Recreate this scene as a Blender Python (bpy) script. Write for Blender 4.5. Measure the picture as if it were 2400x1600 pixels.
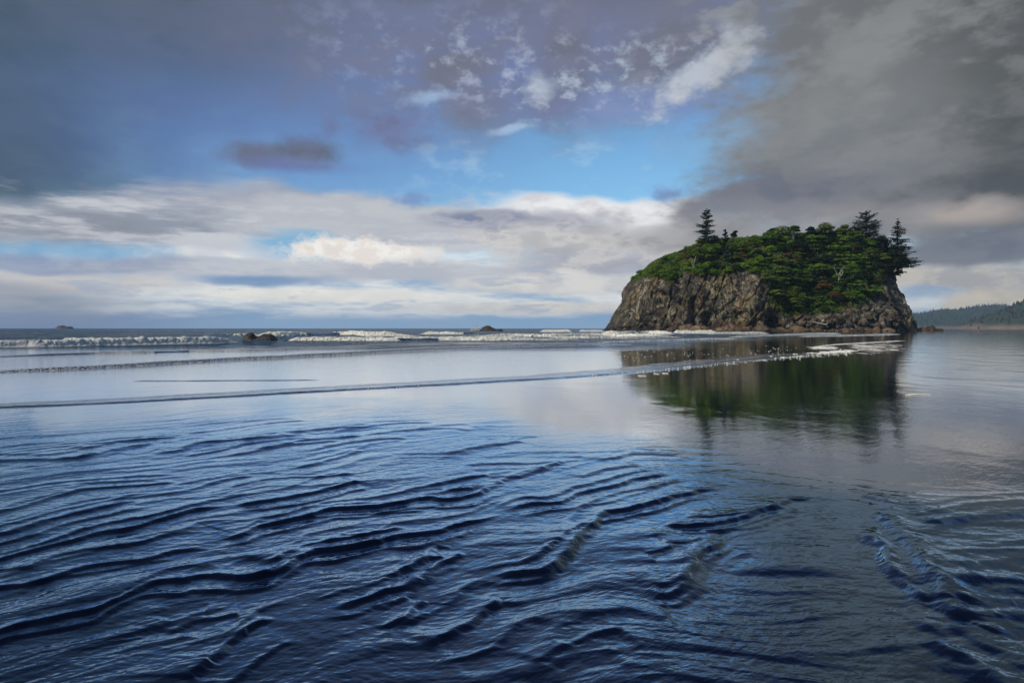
import bpy, bmesh, math, random
import numpy as np
from mathutils import Vector, Matrix, noise as mnoise
from mathutils.bvhtree import BVHTree

for o in list(bpy.data.objects):
    bpy.data.objects.remove(o, do_unlink=True)
SC = bpy.context.scene
COL = SC.collection
PI = math.pi

# ------------------------------------------------------------------ camera
F, HZ, CX, CH = 1600.0, 769.0, 1200.0, 1.15      # focal length in photo pixels, horizon row, centre column, eye height
cam_d = bpy.data.cameras.new('camera')
cam = bpy.data.objects.new('camera', cam_d)
COL.objects.link(cam)
cam.location = (0, 0, CH)
cam.rotation_euler = (PI / 2, 0, 0)
cam_d.sensor_width = 36.0
cam_d.lens = 24.0
cam_d.shift_y = -31.0 / 2400.0
cam_d.clip_start = 0.05
cam_d.clip_end = 60000.0
SC.camera = cam
SC.render.resolution_x, SC.render.resolution_y = 1024, 682
SC.view_settings.view_transform = 'Standard'
SC.view_settings.look = 'None'
SC.view_settings.gamma = 1.0
SC.view_settings.exposure = 0.0
SC.view_settings.use_curve_mapping = False
SC.cycles.use_denoising = True
SC.cycles.max_bounces = 6
SC.cycles.diffuse_bounces = 2
SC.cycles.glossy_bounces = 3
SC.cycles.caustics_reflective = False
SC.cycles.caustics_refractive = False
SC.cycles.sample_clamp_indirect = 3.0
SC.cycles.sample_clamp_direct = 3.0

SUN_EL, SUN_AZ = math.radians(42), math.radians(-118)   # azimuth from +Y, clockwise seen from above; behind and left of the viewer


# ------------------------------------------------------------------ node helper
def lin(r, g, b):
    def f(c):
        c /= 255.0
        return c / 12.92 if c <= 0.04045 else ((c + 0.055) / 1.055) ** 2.4
    return (f(r), f(g), f(b), 1.0)


class NT:
    def __init__(s, tree):
        s.t = tree
        tree.nodes.clear()

    def n(s, typ, **kw):
        nd = s.t.nodes.new(typ)
        for k, v in kw.items():
            setattr(nd, k, v)
        return nd

    def put(s, sock, v):
        if v is None:
            return
        if isinstance(v, bpy.types.NodeSocket):
            s.t.links.new(v, sock)
        else:
            sock.default_value = v

    def m(s, op, a, b=None, c=None, clamp=False):
        nd = s.n('ShaderNodeMath', operation=op, use_clamp=clamp)
        s.put(nd.inputs[0], a)
        if b is not None:
            s.put(nd.inputs[1], b)
        if c is not None:
            s.put(nd.inputs[2], c)
        return nd.outputs[0]

    def vm(s, op, a, b=None):
        nd = s.n('ShaderNodeVectorMath', operation=op)
        s.put(nd.inputs[0], a)
        if b is not None:
            s.put(nd.inputs[1], b)
        return nd.outputs['Value'] if op in ('LENGTH', 'DOT_PRODUCT') else nd.outputs['Vector']

    def sep(s, v):
        nd = s.n('ShaderNodeSeparateXYZ')
        s.put(nd.inputs[0], v)
        return nd.outputs

    def comb(s, x, y, z):
        nd = s.n('ShaderNodeCombineXYZ')
        for i, v in enumerate((x, y, z)):
            s.put(nd.inputs[i], v)
        return nd.outputs[0]

    def noise(s, vec, scale, detail=4, rough=0.55, dist=0.0, col=False, typ='FBM'):
        nd = s.n('ShaderNodeTexNoise', noise_type=typ)
        s.put(nd.inputs['Vector'], vec)
        nd.inputs['Scale'].default_value = scale
        nd.inputs['Detail'].default_value = detail
        nd.inputs['Roughness'].default_value = rough
        nd.inputs['Distortion'].default_value = dist
        return nd.outputs['Color'] if col else nd.outputs['Fac']

    def step(s, v, lo, hi, a=0.0, b=1.0):
        nd = s.n('ShaderNodeMapRange', interpolation_type='SMOOTHSTEP')
        s.put(nd.inputs['Value'], v)
        nd.inputs['From Min'].default_value = lo
        nd.inputs['From Max'].default_value = hi
        nd.inputs['To Min'].default_value = a
        nd.inputs['To Max'].default_value = b
        return nd.outputs['Result']

    def mapping(s, vec, loc=(0, 0, 0), rot=(0, 0, 0), sc=(1, 1, 1), typ='POINT'):
        nd = s.n('ShaderNodeMapping', vector_type=typ)
        s.put(nd.inputs['Vector'], vec)
        nd.inputs['Location'].default_value = loc
        nd.inputs['Rotation'].default_value = rot
        nd.inputs['Scale'].default_value = sc
        return nd.outputs[0]

    def mix(s, fac, a, b, typ='MIX'):
        nd = s.n('ShaderNodeMix', data_type='RGBA', blend_type=typ)
        s.put(nd.inputs[0], fac)
        s.put(nd.inputs[6], a)
        s.put(nd.inputs[7], b)
        return nd.outputs[2]

    def ramp(s, fac, stops):
        nd = s.n('ShaderNodeValToRGB')
        s.put(nd.inputs[0], fac)
        els = nd.color_ramp.elements
        while len(els) < len(stops):
            els.new(0.5)
        for e, (p, c) in zip(els, stops):
            e.position = p
            e.color = c if len(c) == 4 else (*c, 1)
        return nd.outputs[0]


# ------------------------------------------------------------------ sky: Nishita air with layered procedural clouds
world = bpy.data.worlds.new('World')
SC.world = world
world.use_nodes = True
W = NT(world.node_tree)
world.cycles.sampling_method = 'NONE'
sky = W.n('ShaderNodeTexSky', sky_type='NISHITA')
sky.sun_disc = False
sky.sun_elevation = SUN_EL
sky.sun_rotation = SUN_AZ
sky.altitude = 0
sky.air_density = 1.0
sky.dust_density = 0.6
sky.ozone_density = 2.5
BG = 0.1
dirv = W.vm('NORMALIZE', W.n('ShaderNodeTexCoord').outputs['Generated'])
dx, dy, dz = W.sep(dirv)
az = W.m('MULTIPLY', W.m('ARCTAN2', dx, dy), 16.0)
el = W.m('MULTIPLY', W.m('ARCSINE', dz), 16.0)
ae = W.comb(az, el, 0.0)
dst = W.vm('MULTIPLY', dirv, (16.0, 16.0, 34.0))           # clouds are flattened by perspective
dst2 = W.vm('MULTIPLY', dirv, (16.0, 16.0, 95.0))          # near the horizon much more so
nw = W.noise(dst, 0.33, 3, 0.6, col=True)                  # slow warp
nf = W.noise(dst, 0.95, 7, 0.58)                      # ragged edges
ns = W.noise(dst2, 0.42, 7, 0.64)                     # streaks
nb = W.noise(dst, 0.5, 6, 0.6)                       # body shading
npf = W.noise(W.vm('MULTIPLY', dirv, (16.0, 16.0, 24.0)), 2.3, 7, 0.64)   # puffs
warp = W.vm('MULTIPLY', W.vm('SUBTRACT', nw, (0.5, 0.5, 0.5)), (1.8, 0.8, 0.0))
aw = W.vm('ADD', ae, warp)
NOISES = {'f': nf, 's': ns, 'b': nb, 'p': npf}


def sky_at(px, py):
    u, v = (px - CX) / F, (HZ - py) / F
    return math.atan(u) * 16, math.atan2(v, math.hypot(1, u)) * 16


def c10(c):
    l = lin(*c)
    return (l[0] / BG, l[1] / BG, l[2] / BG, 1)


air = W.mix(1.0, sky.outputs[0], (1.02, 1.42, 1.52, 1), 'MULTIPLY')
CLOUD = air


def cloud(px, py, rx, ry, c1, c2=None, rot=0, soft=0.35, rag=0.8, alpha=1.0, edge='f', body='f', lo=0.41, hi=0.59, warped=True):
    """one cloud: a ragged ellipse on the sky, its body shaded between two tones by noise"""
    global CLOUD
    ca, ce = sky_at(px, py)
    k = math.cos(ca / 16)
    r = W.vm('LENGTH', W.mapping(aw if warped else ae, (ca, ce, 0), (0, 0, math.radians(rot)), (rx * .01 * k * k, ry * .01 * k, 1), 'TEXTURE'))
    q = W.m('MULTIPLY', CLOUD, 1e-12)                       # keeps the layers evaluated one after the other
    r = W.m('MULTIPLY_ADD', W.m('SUBTRACT', NOISES[edge], 0.5), -2 * rag, W.m('ADD', r, q))
    a = W.step(r, 1 + soft, 1 - soft, 0, alpha)
    col = c10(c1)
    if c2:
        col = W.mix(W.step(W.m('ADD', NOISES[body], q), lo, hi), c10(c1), c10(c2))
    CLOUD = W.mix(a, CLOUD, col)


def wisps(px, py, rx, ry, c, nz='p', lo=0.50, hi=0.66, rot=0, soft=0.7, alpha=1.0):
    """torn wisps: noise threads showing inside a soft region"""
    global CLOUD
    ca, ce = sky_at(px, py)
    k = math.cos(ca / 16)
    r = W.vm('LENGTH', W.mapping(aw, (ca, ce, 0), (0, 0, math.radians(rot)), (rx * .01 * k * k, ry * .01 * k, 1), 'TEXTURE'))
    q = W.m('MULTIPLY', CLOUD, 1e-12)
    a = W.m('MULTIPLY', W.step(W.m('ADD', r, q), 1 + soft, 1 - soft, 0, alpha), W.step(W.m('ADD', NOISES[nz], q), lo, hi))
    CLOUD = W.mix(a, CLOUD, c10(c))


# high veil: slate over the upper left, lavender towards the middle
hi_e = W.m('ADD', el, W.m('MULTIPLY', W.m('SUBTRACT', nb, 0.5), 2.0))
veil = W.step(W.m('ADD', hi_e, W.m('MULTIPLY', W.step(az, -1.0, -8.0), 1.6)), 4.7, 7.9)
left = W.step(W.m('ADD', az, W.m('MULTIPLY', W.m('SUBTRACT', nb, 0.5), 3.0)), 1.5, -8.5)
CLOUD = W.mix(W.m('MULTIPLY', veil, 0.92), CLOUD, W.mix(left, c10((98, 116, 160)), c10((74, 90, 112))))
CLOUD = W.mix(W.step(hi_e, 7.6, 12.0, 0.0, 0.9), CLOUD, W.mix(W.step(nf, 0.42, 0.58), c10((52, 66, 96)), c10((70, 86, 120))))  # unseen overhead sky, darkened so the near water reflects less light
cloud(-350, 200, 1000, 420, (64, 79, 90), (72, 87, 99), rot=-16, soft=0.6, rag=0.25, alpha=0.95, body='b')
cloud(330, -20, 620, 200, (76, 92, 110), (86, 100, 122), rot=-10, soft=0.75, rag=0.3, alpha=0.85, body='b')
cloud(640, 340, 480, 150, (104, 126, 184), (98, 124, 190), soft=0.8, rag=0.2, alpha=0.5)
# lower haze bank along the whole horizon
low = W.step(W.m('ADD', el, W.m('MULTIPLY', W.m('SUBTRACT', ns, 0.5), 2.4)), 2.35, 1.45)
CLOUD = W.mix(W.m('MULTIPLY', low, 0.92), CLOUD, W.ramp(ns, [(0.36, c10((158, 180, 208))), (0.45, c10((198, 208, 220))), (0.52, c10((232, 234, 236))), (0.59, c10((255, 253, 248)))]))
# clear slot just over the sea
slot = W.step(W.m('ADD', el, W.m('MULTIPLY', W.m('SUBTRACT', ns, 0.5), 0.5)), 0.42, 0.20)
CLOUD = W.mix(W.m('MULTIPLY', slot, 0.95), CLOUD, W.mix(W.step(az, -5, -10), c10((136, 172, 205)), c10((112, 130, 165))))
# left: long lavender-grey bank and blue gap under it
cloud(130, 572, 300, 34, (116, 166, 206), (140, 182, 214), soft=0.4, rag=0.5, edge='s', alpha=.9)
cloud(560, 590, 170, 34, (222, 224, 226), (238, 236, 232), soft=0.35, rag=0.7, edge='p')
cloud(500, 516, 620, 58, (146, 154, 168), (184, 189, 197), rot=4, soft=0.22, rag=0.5, edge='s', body='s')
cloud(500, 462, 250, 36, (170, 174, 186), (156, 163, 180), rot=3, soft=0.35, rag=0.55, edge='f', alpha=0.8)
cloud(60, 520, 320, 34, (134, 139, 150), (146, 150, 162), soft=0.4, rag=0.4, alpha=0.7, edge='s')
cloud(950, 530, 420, 62, (194, 197, 202), (180, 185, 195), soft=0.25, rag=0.5, edge='f', body='s')
cloud(240, 618, 420, 24, (146, 158, 184), (166, 172, 190), soft=0.4, rag=0.55, alpha=0.9, edge='s')
cloud(150, 655, 330, 22, (214, 206, 196), (196, 196, 198), soft=0.5, rag=0.5, alpha=0.8, edge='s')
cloud(0, 700, 330, 46, (140, 146, 158), (150, 152, 162), soft=0.6, rag=0.4, alpha=0.8, edge='s')
# bright cumulus with blue round it
cloud(700, 583, 130, 30, (134, 184, 218), soft=0.5, rag=0.4, alpha=.8)
cloud(900, 640, 520, 26, (186, 190, 200), (204, 206, 210), soft=0.35, rag=0.5, edge='s', body='s')
cloud(600, 657, 150, 11, (112, 148, 190), soft=0.6, rag=0.5, alpha=0.9, edge='s')
cloud(790, 692, 330, 16, (247, 244, 232), (236, 234, 226), soft=0.5, rag=0.5, edge='s', warped=False)
cloud(1300, 722, 330, 14, (232, 226, 212), (214, 212, 208), soft=0.5, rag=0.5, edge='s', warped=False)
cloud(1330, 668, 300, 22, (208, 208, 208), (224, 220, 212), soft=0.4, rag=0.6, edge='s', body='s', warped=False)
# centre: large warm-white bank below the blue
cloud(1420, 555, 330, 82, (188, 187, 188), (208, 205, 202), soft=0.2, rag=0.55, edge='f', body='f')
cloud(1390, 492, 250, 34, (240, 240, 240), (222, 222, 226), rot=-3, soft=0.4, rag=0.6, edge='f')
cloud(1130, 512, 110, 24, (106, 118, 152), (134, 140, 166), soft=0.5, rag=0.9, alpha=0.85)
cloud(1290, 520, 140, 22, (140, 144, 164), soft=0.6, rag=0.8, alpha=0.7)
cloud(1480, 615, 280, 34, (164, 166, 178), (186, 186, 190), soft=0.5, rag=0.6, alpha=0.8, edge='s')
cloud(1400, 660, 260, 24, (206, 206, 206), (224, 222, 216), soft=0.5, rag=0.6, edge='f')
wisps(420, 500, 520, 70, (202, 203, 207), 's', 0.50, 0.62, rot=3, alpha=0.4)
wisps(800, 560, 700, 60, (222, 222, 226), 's', 0.51, 0.62, alpha=0.45)
wisps(1400, 560, 320, 90, (226, 223, 219), 'f', 0.49, 0.62, alpha=0.7)
wisps(1250, 540, 260, 60, (138, 142, 164), 'f', 0.52, 0.64, alpha=0.6)
wisps(1000, 690, 1100, 70, (150, 170, 198), 's', 0.53, 0.62, alpha=0.55)
wisps(1900, 560, 500, 90, (176, 172, 170), 'f', 0.5, 0.62, alpha=0.5)
cloud(700, 575, 110, 20, (132, 182, 216), soft=0.6, rag=0.4, alpha=.8)
cloud(850, 592, 170, 28, (248, 245, 238), (236, 229, 222), soft=0.3, rag=1.0, edge='p', body='p', lo=0.42, hi=0.56)
cloud(760, 586, 46, 16, (250, 246, 240), (234, 226, 218), soft=0.3, rag=1.0, edge='p', body='p')
# small dark cloud
cloud(715, 358, 74, 32, (98, 106, 124), (104, 112, 138), soft=0.6, rag=0.6, warped=False, edge='p')
cloud(600, 364, 70, 26, (104, 112, 132), (108, 116, 146), soft=0.6, rag=0.6, warped=False, edge='p')
cloud(665, 385, 120, 14, (108, 120, 168), soft=0.9, rag=0.4, warped=False, alpha=.7)
cloud(775, 300, 16, 20, (108, 120, 160), soft=0.9, rag=0.6, warped=False, alpha=.7)
# upper centre: lavender wash, grey patches, torn white edges
cloud(1330, 60, 720, 150, (118, 122, 146), (108, 112, 132), soft=0.75, rag=0.5, alpha=0.9)
cloud(1150, 190, 420, 110, (112, 124, 168), (122, 128, 158), soft=0.8, rag=0.6, alpha=0.7)
cloud(930, 300, 90, 34, (114, 122, 160), (108, 114, 146), soft=0.7, rag=0.7, alpha=0.85)
cloud(1060, 165, 90, 44, (112, 116, 130), rot=14, soft=0.8, rag=0.8, alpha=0.85)
cloud(1120, 262, 70, 66, (112, 116, 132), (120, 126, 152), soft=0.7, rag=0.8, alpha=0.9)
cloud(1340, 150, 60, 130, (110, 113, 126), (118, 122, 146), rot=-8, soft=0.7, rag=0.8, alpha=0.85)
cloud(1290, 245, 110, 44, (116, 122, 152), soft=0.8, rag=0.7, alpha=0.8)
cloud(1560, 110, 110, 80, (112, 114, 124), (122, 124, 140), rot=30, soft=0.7, rag=0.7, alpha=0.85)
cloud(1540, 250, 190, 34, (122, 134, 180), (130, 148, 192), soft=0.8, rag=0.6, alpha=0.75)
wisps(1000, 150, 260, 90, (160, 174, 204), 'p', 0.48, 0.70, rot=-8, alpha=0.45)
wisps(1180, 150, 180, 100, (186, 196, 210), 'p', 0.48, 0.74, alpha=0.5)
cloud(1262, 205, 26, 30, (182, 192, 206), soft=0.8, rag=1.3, alpha=0.75, edge='p')
cloud(1005, 236, 56, 14, (158, 182, 212), rot=8, soft=0.8, rag=1.2, alpha=0.8, edge='p')
cloud(1195, 312, 46, 9, (170, 198, 224), rot=18, soft=0.8, rag=1.0, alpha=0.7, edge='p')
wisps(1450, 180, 220, 70, (182, 196, 214), 'p', 0.49, 0.70, rot=10, alpha=0.65)
cloud(1640, 180, 100, 34, (192, 198, 206), (206, 210, 214), rot=34, soft=0.7, rag=1.3, alpha=0.85, edge='p')
cloud(1700, 110, 40, 60, (186, 190, 196), rot=-20, soft=0.9, rag=1.3, alpha=0.7, edge='p')
wisps(1720, 60, 200, 90, (158, 162, 170), 'f', 0.50, 0.62, rot=30, alpha=0.7)
wisps(1300, 390, 420, 60, (170, 206, 234), 'f', 0.53, 0.70, alpha=0.5)
cloud(1570, 448, 50, 14, (116, 140, 184), soft=0.8, rag=1.5, alpha=0.8, edge='p')
cloud(965, 462, 42, 9, (120, 148, 196), soft=0.8, rag=1.6, alpha=0.8, edge='p')
# right: the big slate-grey sheet
cloud(2290, 120, 640, 430, (128, 131, 133), (112, 115, 118), soft=0.28, rag=0.45)
cloud(2200, 400, 600, 150, (104, 107, 116), (122, 124, 129), rot=-5, soft=0.3, rag=0.45)
cloud(2440, 240, 380, 430, (72, 76, 77), (84, 87, 88), soft=0.8, rag=0.3, alpha=0.85)
wisps(2050, 200, 420, 220, (142, 144, 145), 'b', 0.48, 0.62, rot=25, alpha=0.7)
wisps(2050, 330, 460, 120, (96, 99, 108), 'f', 0.50, 0.64, rot=15, alpha=0.6)
cloud(2000, 300, 260, 130, (132, 136, 138), soft=0.8, rag=0.6, alpha=0.6)
cloud(1790, 470, 220, 36, (108, 110, 122), (118, 120, 130), rot=8, soft=0.5, rag=0.7, alpha=0.9)
cloud(1900, 530, 420, 50, (150, 148, 148), (136, 137, 142), soft=0.5, rag=0.6, alpha=0.9)
cloud(2290, 495, 150, 32, (176, 166, 160), (160, 154, 152), soft=0.6, rag=0.8, alpha=0.9)
cloud(2280, 585, 200, 36, (104, 110, 124), (120, 124, 134), rot=8, soft=0.5, rag=0.6, alpha=0.9)
cloud(2250, 655, 260, 26, (196, 190, 180), (166, 166, 166), soft=0.5, rag=0.6, edge='s')
cloud(2180, 690, 90, 14, (140, 164, 190), soft=0.6, rag=0.6, alpha=0.8)
cloud(2330, 700, 110, 28, (206, 196, 176), (188, 180, 164), soft=0.3, rag=0.8, edge='p')

# all sky layers, the added dark overhead included, feed the background
bg = W.n('ShaderNodeBackground')
W.put(bg.inputs['Color'], CLOUD)
bg.inputs['Strength'].default_value = BG
wo = W.n('ShaderNodeOutputWorld')
W.t.links.new(bg.outputs[0], wo.inputs['Surface'])

# ------------------------------------------------------------------ sun
sun_d = bpy.data.lights.new('sun', 'SUN')
sun_d.energy = 3.2
sun_d.angle = math.radians(6.0)
sun_d.color = (1.0, 0.93, 0.82)
sun = bpy.data.objects.new('sun', sun_d)
COL.objects.link(sun)
sdir = Vector((math.sin(SUN_AZ) * math.cos(SUN_EL), math.cos(SUN_AZ) * math.cos(SUN_EL), math.sin(SUN_EL)))
sun.rotation_euler = sdir.to_track_quat('Z', 'Y').to_euler()
sun.location = sdir * 100


# ------------------------------------------------------------------ helpers
RNG = np.random.default_rng(7)
random.seed(7)


def gp(px, py, z=0.0):
    """point of the plane at height z that the photograph shows at pixel (px, py)"""
    y = (CH - z) * F / (py - HZ)
    return ((px - CX) * y / F, y)


def at(px, py, Y):
    return Vector(((px - CX) * Y / F, Y, CH + (HZ - py) * Y / F))


_perm = RNG.permutation(4096)
_g3 = RNG.normal(size=(4096, 3))
_g3 /= np.linalg.norm(_g3, axis=1)[:, None]


def gn(x, y, z=0.0):
    """gradient noise, about -0.7..0.7, on arrays"""
    x, y, z = np.broadcast_arrays(np.asarray(x, float), np.asarray(y, float), np.asarray(z, float))
    xi, yi, zi = np.floor(x), np.floor(y), np.floor(z)
    xf, yf, zf = x - xi, y - yi, z - zi
    xi, yi, zi = xi.astype(np.int64), yi.astype(np.int64), zi.astype(np.int64)
    u, v, w = (t * t * t * (t * (t * 6 - 15) + 10) for t in (xf, yf, zf))

    def g(i, j, k):
        h = _perm[(_perm[(_perm[(xi + i) & 4095] + yi + j) & 4095] + zi + k) & 4095]
        q = _g3[h]
        return q[..., 0] * (xf - i) + q[..., 1] * (yf - j) + q[..., 2] * (zf - k)
    a = g(0, 0, 0) * (1 - u) + g(1, 0, 0) * u
    b = g(0, 1, 0) * (1 - u) + g(1, 1, 0) * u
    c = g(0, 0, 1) * (1 - u) + g(1, 0, 1) * u
    d = g(0, 1, 1) * (1 - u) + g(1, 1, 1) * u
    return (a * (1 - v) + b * v) * (1 - w) + (c * (1 - v) + d * v) * w


def fbm(x, y, z=0.0, oct=4, gain=0.5):
    s, a = 0.0, 1.0
    for o in range(oct):
        s = s + a * gn(np.asarray(x) * 2 ** o + 17.3 * o, np.asarray(y) * 2 ** o - 9.1 * o, np.asarray(z) * 2 ** o + 3.7 * o)
        a *= gain
    return s


def ridged(x, y, z=0.0, oct=4):
    s, a = 0.0, 1.0
    for o in range(oct):
        s = s + a * (1 - 2.2 * np.abs(gn(np.asarray(x) * 2 ** o + 5.3 * o, np.asarray(y) * 2 ** o + 1.9 * o, np.asarray(z) * 2 ** o)))
        a *= 0.5
    return s


def sstep(v, lo, hi):
    t = np.clip((v - lo) / (hi - lo), 0, 1)
    return t * t * (3 - 2 * t)


def link(name, me, mat=None, parent=None, smooth=True, **props):
    o = bpy.data.objects.new(name, me)
    COL.objects.link(o)
    if mat is not None and not me.materials:
        me.materials.append(mat)
    if parent is not None:
        o.parent = parent
    for k, v in props.items():
        o[k] = v
    return o


def mesh_np(name, V, Q, attrs=None, smooth=True):
    """mesh from arrays: V (n,3), Q (m,3 or 4)"""
    V = np.asarray(V, np.float32)
    Q = np.asarray(Q, np.int32)
    me = bpy.data.meshes.new(name)
    k = Q.shape[1]
    me.vertices.add(len(V))
    me.vertices.foreach_set('co', V.ravel())
    me.loops.add(Q.size)
    me.loops.foreach_set('vertex_index', Q.ravel())
    me.polygons.add(len(Q))
    me.polygons.foreach_set('loop_start', np.arange(0, Q.size, k, dtype=np.int32))
    me.polygons.foreach_set('use_smooth', np.full(len(Q), smooth))
    me.update(calc_edges=True)
    for an, av in (attrs or {}).items():
        a = me.attributes.new(an, 'FLOAT', 'POINT')
        a.data.foreach_set('value', np.asarray(av, np.float32))
    return me


def grid_faces(nr, nc, wrap=False):
    r = np.arange(nr - 1)[:, None]
    c = np.arange(nc if wrap else nc - 1)[None, :]
    a = r * nc + c
    b = r * nc + (c + 1) % nc
    return np.stack([a, b, b + nc, a + nc], -1).reshape(-1, 4)


def empty(name, loc=(0, 0, 0), rz=0.0, label=None, category=None, group=None):
    o = bpy.data.objects.new(name, None)
    COL.objects.link(o)
    o.location = loc
    o.rotation_euler = (0, 0, rz)
    o.empty_display_size = 0.2
    tag(o, label, category, group)
    return o


def tag(o, label=None, category=None, group=None, kind=None):
    if label:
        o['label'] = label
    if category:
        o['category'] = category
    if group:
        o['group'] = group
    if kind:
        o['kind'] = kind
    return o


def new_mat(name):
    m = bpy.data.materials.new(name)
    m.use_nodes = True
    return m, NT(m.node_tree)


def principled(N, **kw):
    p = N.n('ShaderNodeBsdfPrincipled')
    for k, v in kw.items():
        N.put(p.inputs[k], v)
    return p


def out(N, sh):
    o = N.n('ShaderNodeOutputMaterial')
    N.t.links.new(sh, o.inputs['Surface'])


def bump(N, height, strength, dist, normal=None):
    b = N.n('ShaderNodeBump')
    N.put(b.inputs['Height'], height)
    N.put(b.inputs['Strength'], strength)
    b.inputs['Distance'].default_value = dist
    if normal is not None:
        N.put(b.inputs['Normal'], normal)
    return b.outputs[0]


def attr(N, name):
    a = N.n('ShaderNodeAttribute', attribute_type='GEOMETRY', attribute_name=name)
    return a.outputs['Fac']


# ------------------------------------------------------------------ water and foam
def water_material(name='sea_water', fs=1.0):
    m, N = new_mat(name)
    pos = N.n('ShaderNodeNewGeometry').outputs['Position']
    foam, chop, deep, flow = attr(N, 'foam'), attr(N, 'chop'), attr(N, 'deep'), attr(N, 'flow')
    # wavelets: short crests lying across the view, then finer grain
    p1 = N.mapping(pos, sc=(1 / 4.0, 1 / 10.0, 1 / 8.0), rot=(0, 0, 0.75), typ='TEXTURE')
    p2 = N.mapping(pos, sc=(1 / 16.0, 1 / 36.0, 1 / 30.0), rot=(0, 0, 0.45), typ='TEXTURE')
    n1 = N.noise(p1, 1.0, 3, 0.6, 0.4)
    n2 = N.noise(p2, 1.0, 2, 0.6, 0.3)
    hgt = N.m('MULTIPLY_ADD', n2, 0.35, n1)
    nrm = bump(N, hgt, chop, 0.03)
    n3 = N.noise(N.mapping(pos, sc=(.5, 1.4, 1.0), rot=(0, 0, .1)), 1.0, 4, 0.62, 0.3)
    nrm = bump(N, n3, N.m('MULTIPLY', deep, 0.9), 0.7, nrm)
    # film of water over black sand; deeper sea is bottle green-blue
    col = N.mix(deep, N.mix(flow, lin(24, 27, 34), lin(7, 12, 28)), lin(30, 60, 80))
    dif = N.n('ShaderNodeBsdfDiffuse')
    N.put(dif.inputs['Color'], col)
    N.put(dif.inputs['Normal'], nrm)
    glo = N.n('ShaderNodeBsdfGlossy')
    N.put(glo.inputs['Color'], N.mix(flow, (0.93, 0.97, 1.0, 1), (0.58, 0.80, 1.0, 1)))
    glo.inputs['Roughness'].default_value = 0.035
    N.put(glo.inputs['Normal'], nrm)
    lw = N.n('ShaderNodeLayerWeight')
    lw.inputs['Blend'].default_value = 0.5
    N.put(lw.inputs['Normal'], nrm)
    fr = N.m('MULTIPLY', N.m('MULTIPLY_ADD', N.m('POWER', lw.outputs['Facing'], N.m('MULTIPLY_ADD', flow, 1.8, 2.1)), N.m('MULTIPLY_ADD', flow, 0.42, 1.16), 0.012, clamp=True), N.m('MULTIPLY_ADD', deep, -0.68, 1.0))
    wat = N.n('ShaderNodeMixShader')
    N.put(wat.inputs[0], fr)
    N.t.links.new(dif.outputs[0], wat.inputs[1])
    N.t.links.new(glo.outputs[0], wat.inputs[2])
    fn = N.noise(N.mapping(pos, sc=(3.0 * fs, 1.6 * fs, 5.0 * fs)), 1.0, 6, 0.68, 0.4)
    fn2 = N.noise(N.mapping(pos, sc=(11.0 * fs, 6.0 * fs, 14.0 * fs)), 1.0, 4, 0.6)
    mask = N.step(N.m('ADD', N.m('SUBTRACT', foam, 0.5), N.m('MULTIPLY', N.m('SUBTRACT', N.m('MULTIPLY_ADD', fn2, 0.5, fn), 0.75), 1.9)), -0.06, 0.12)
    mask = N.m('MULTIPLY', mask, N.step(foam, 0.0, 0.06))
    fcol = N.mix(N.step(fn2, 0.3, 0.62), lin(150, 146, 134) if fs < 2 else lin(92, 92, 92), lin(244, 240, 226) if fs < 2 else lin(212, 211, 206))
    fo = principled(N, **{'Base Color': fcol, 'Roughness': 0.8, 'Normal': bump(N, N.m('ADD', fn, fn2), 0.8, 0.12 / fs)})
    mx = N.n('ShaderNodeMixShader')
    N.put(mx.inputs[0], mask)
    N.t.links.new(wat.outputs[0], mx.inputs[1])
    N.t.links.new(fo.outputs[0], mx.inputs[2])
    out(N, mx.outputs[0])
    return m


M_WATER = water_material()
M_BORE = water_material('bore_water', 7.0)
M_SURF = water_material('surf_water', 0.4)


def foam_material():
    m, N = new_mat('sea_foam')
    pos = N.n('ShaderNodeNewGeometry').outputs['Position']
    a = N.noise(pos, 7.0, 5, 0.65)
    b = N.noise(pos, 40.0, 3, 0.6)
    p = principled(N, **{'Base Color': N.mix(N.step(a, 0.3, 0.65), lin(206, 196, 172), lin(246, 243, 232)), 'Roughness': 0.75,
                         'Normal': bump(N, N.m('ADD', a, b), 0.6, 0.02)})
    out(N, p.outputs[0])
    return m


M_FOAM = foam_material()


def poly_smooth(P, n):
    """resample a polyline evenly in its first coordinate sense (Catmull-Rom) -> (n,k)"""
    P = np.asarray(P, float)
    Q = np.vstack([2 * P[0] - P[1], P, 2 * P[-1] - P[-2]])
    t = np.linspace(0, len(P) - 1 - 1e-9, n)
    i = np.floor(t).astype(int)
    f = (t - i)[:, None]
    a, b, c, d = Q[i], Q[i + 1], Q[i + 2], Q[i + 3]
    return 0.5 * (2 * b + (c - a) * f + (2 * a - 5 * b + 4 * c - d) * f ** 2 + (3 * b - a - 3 * c + d) * f ** 3)


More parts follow.
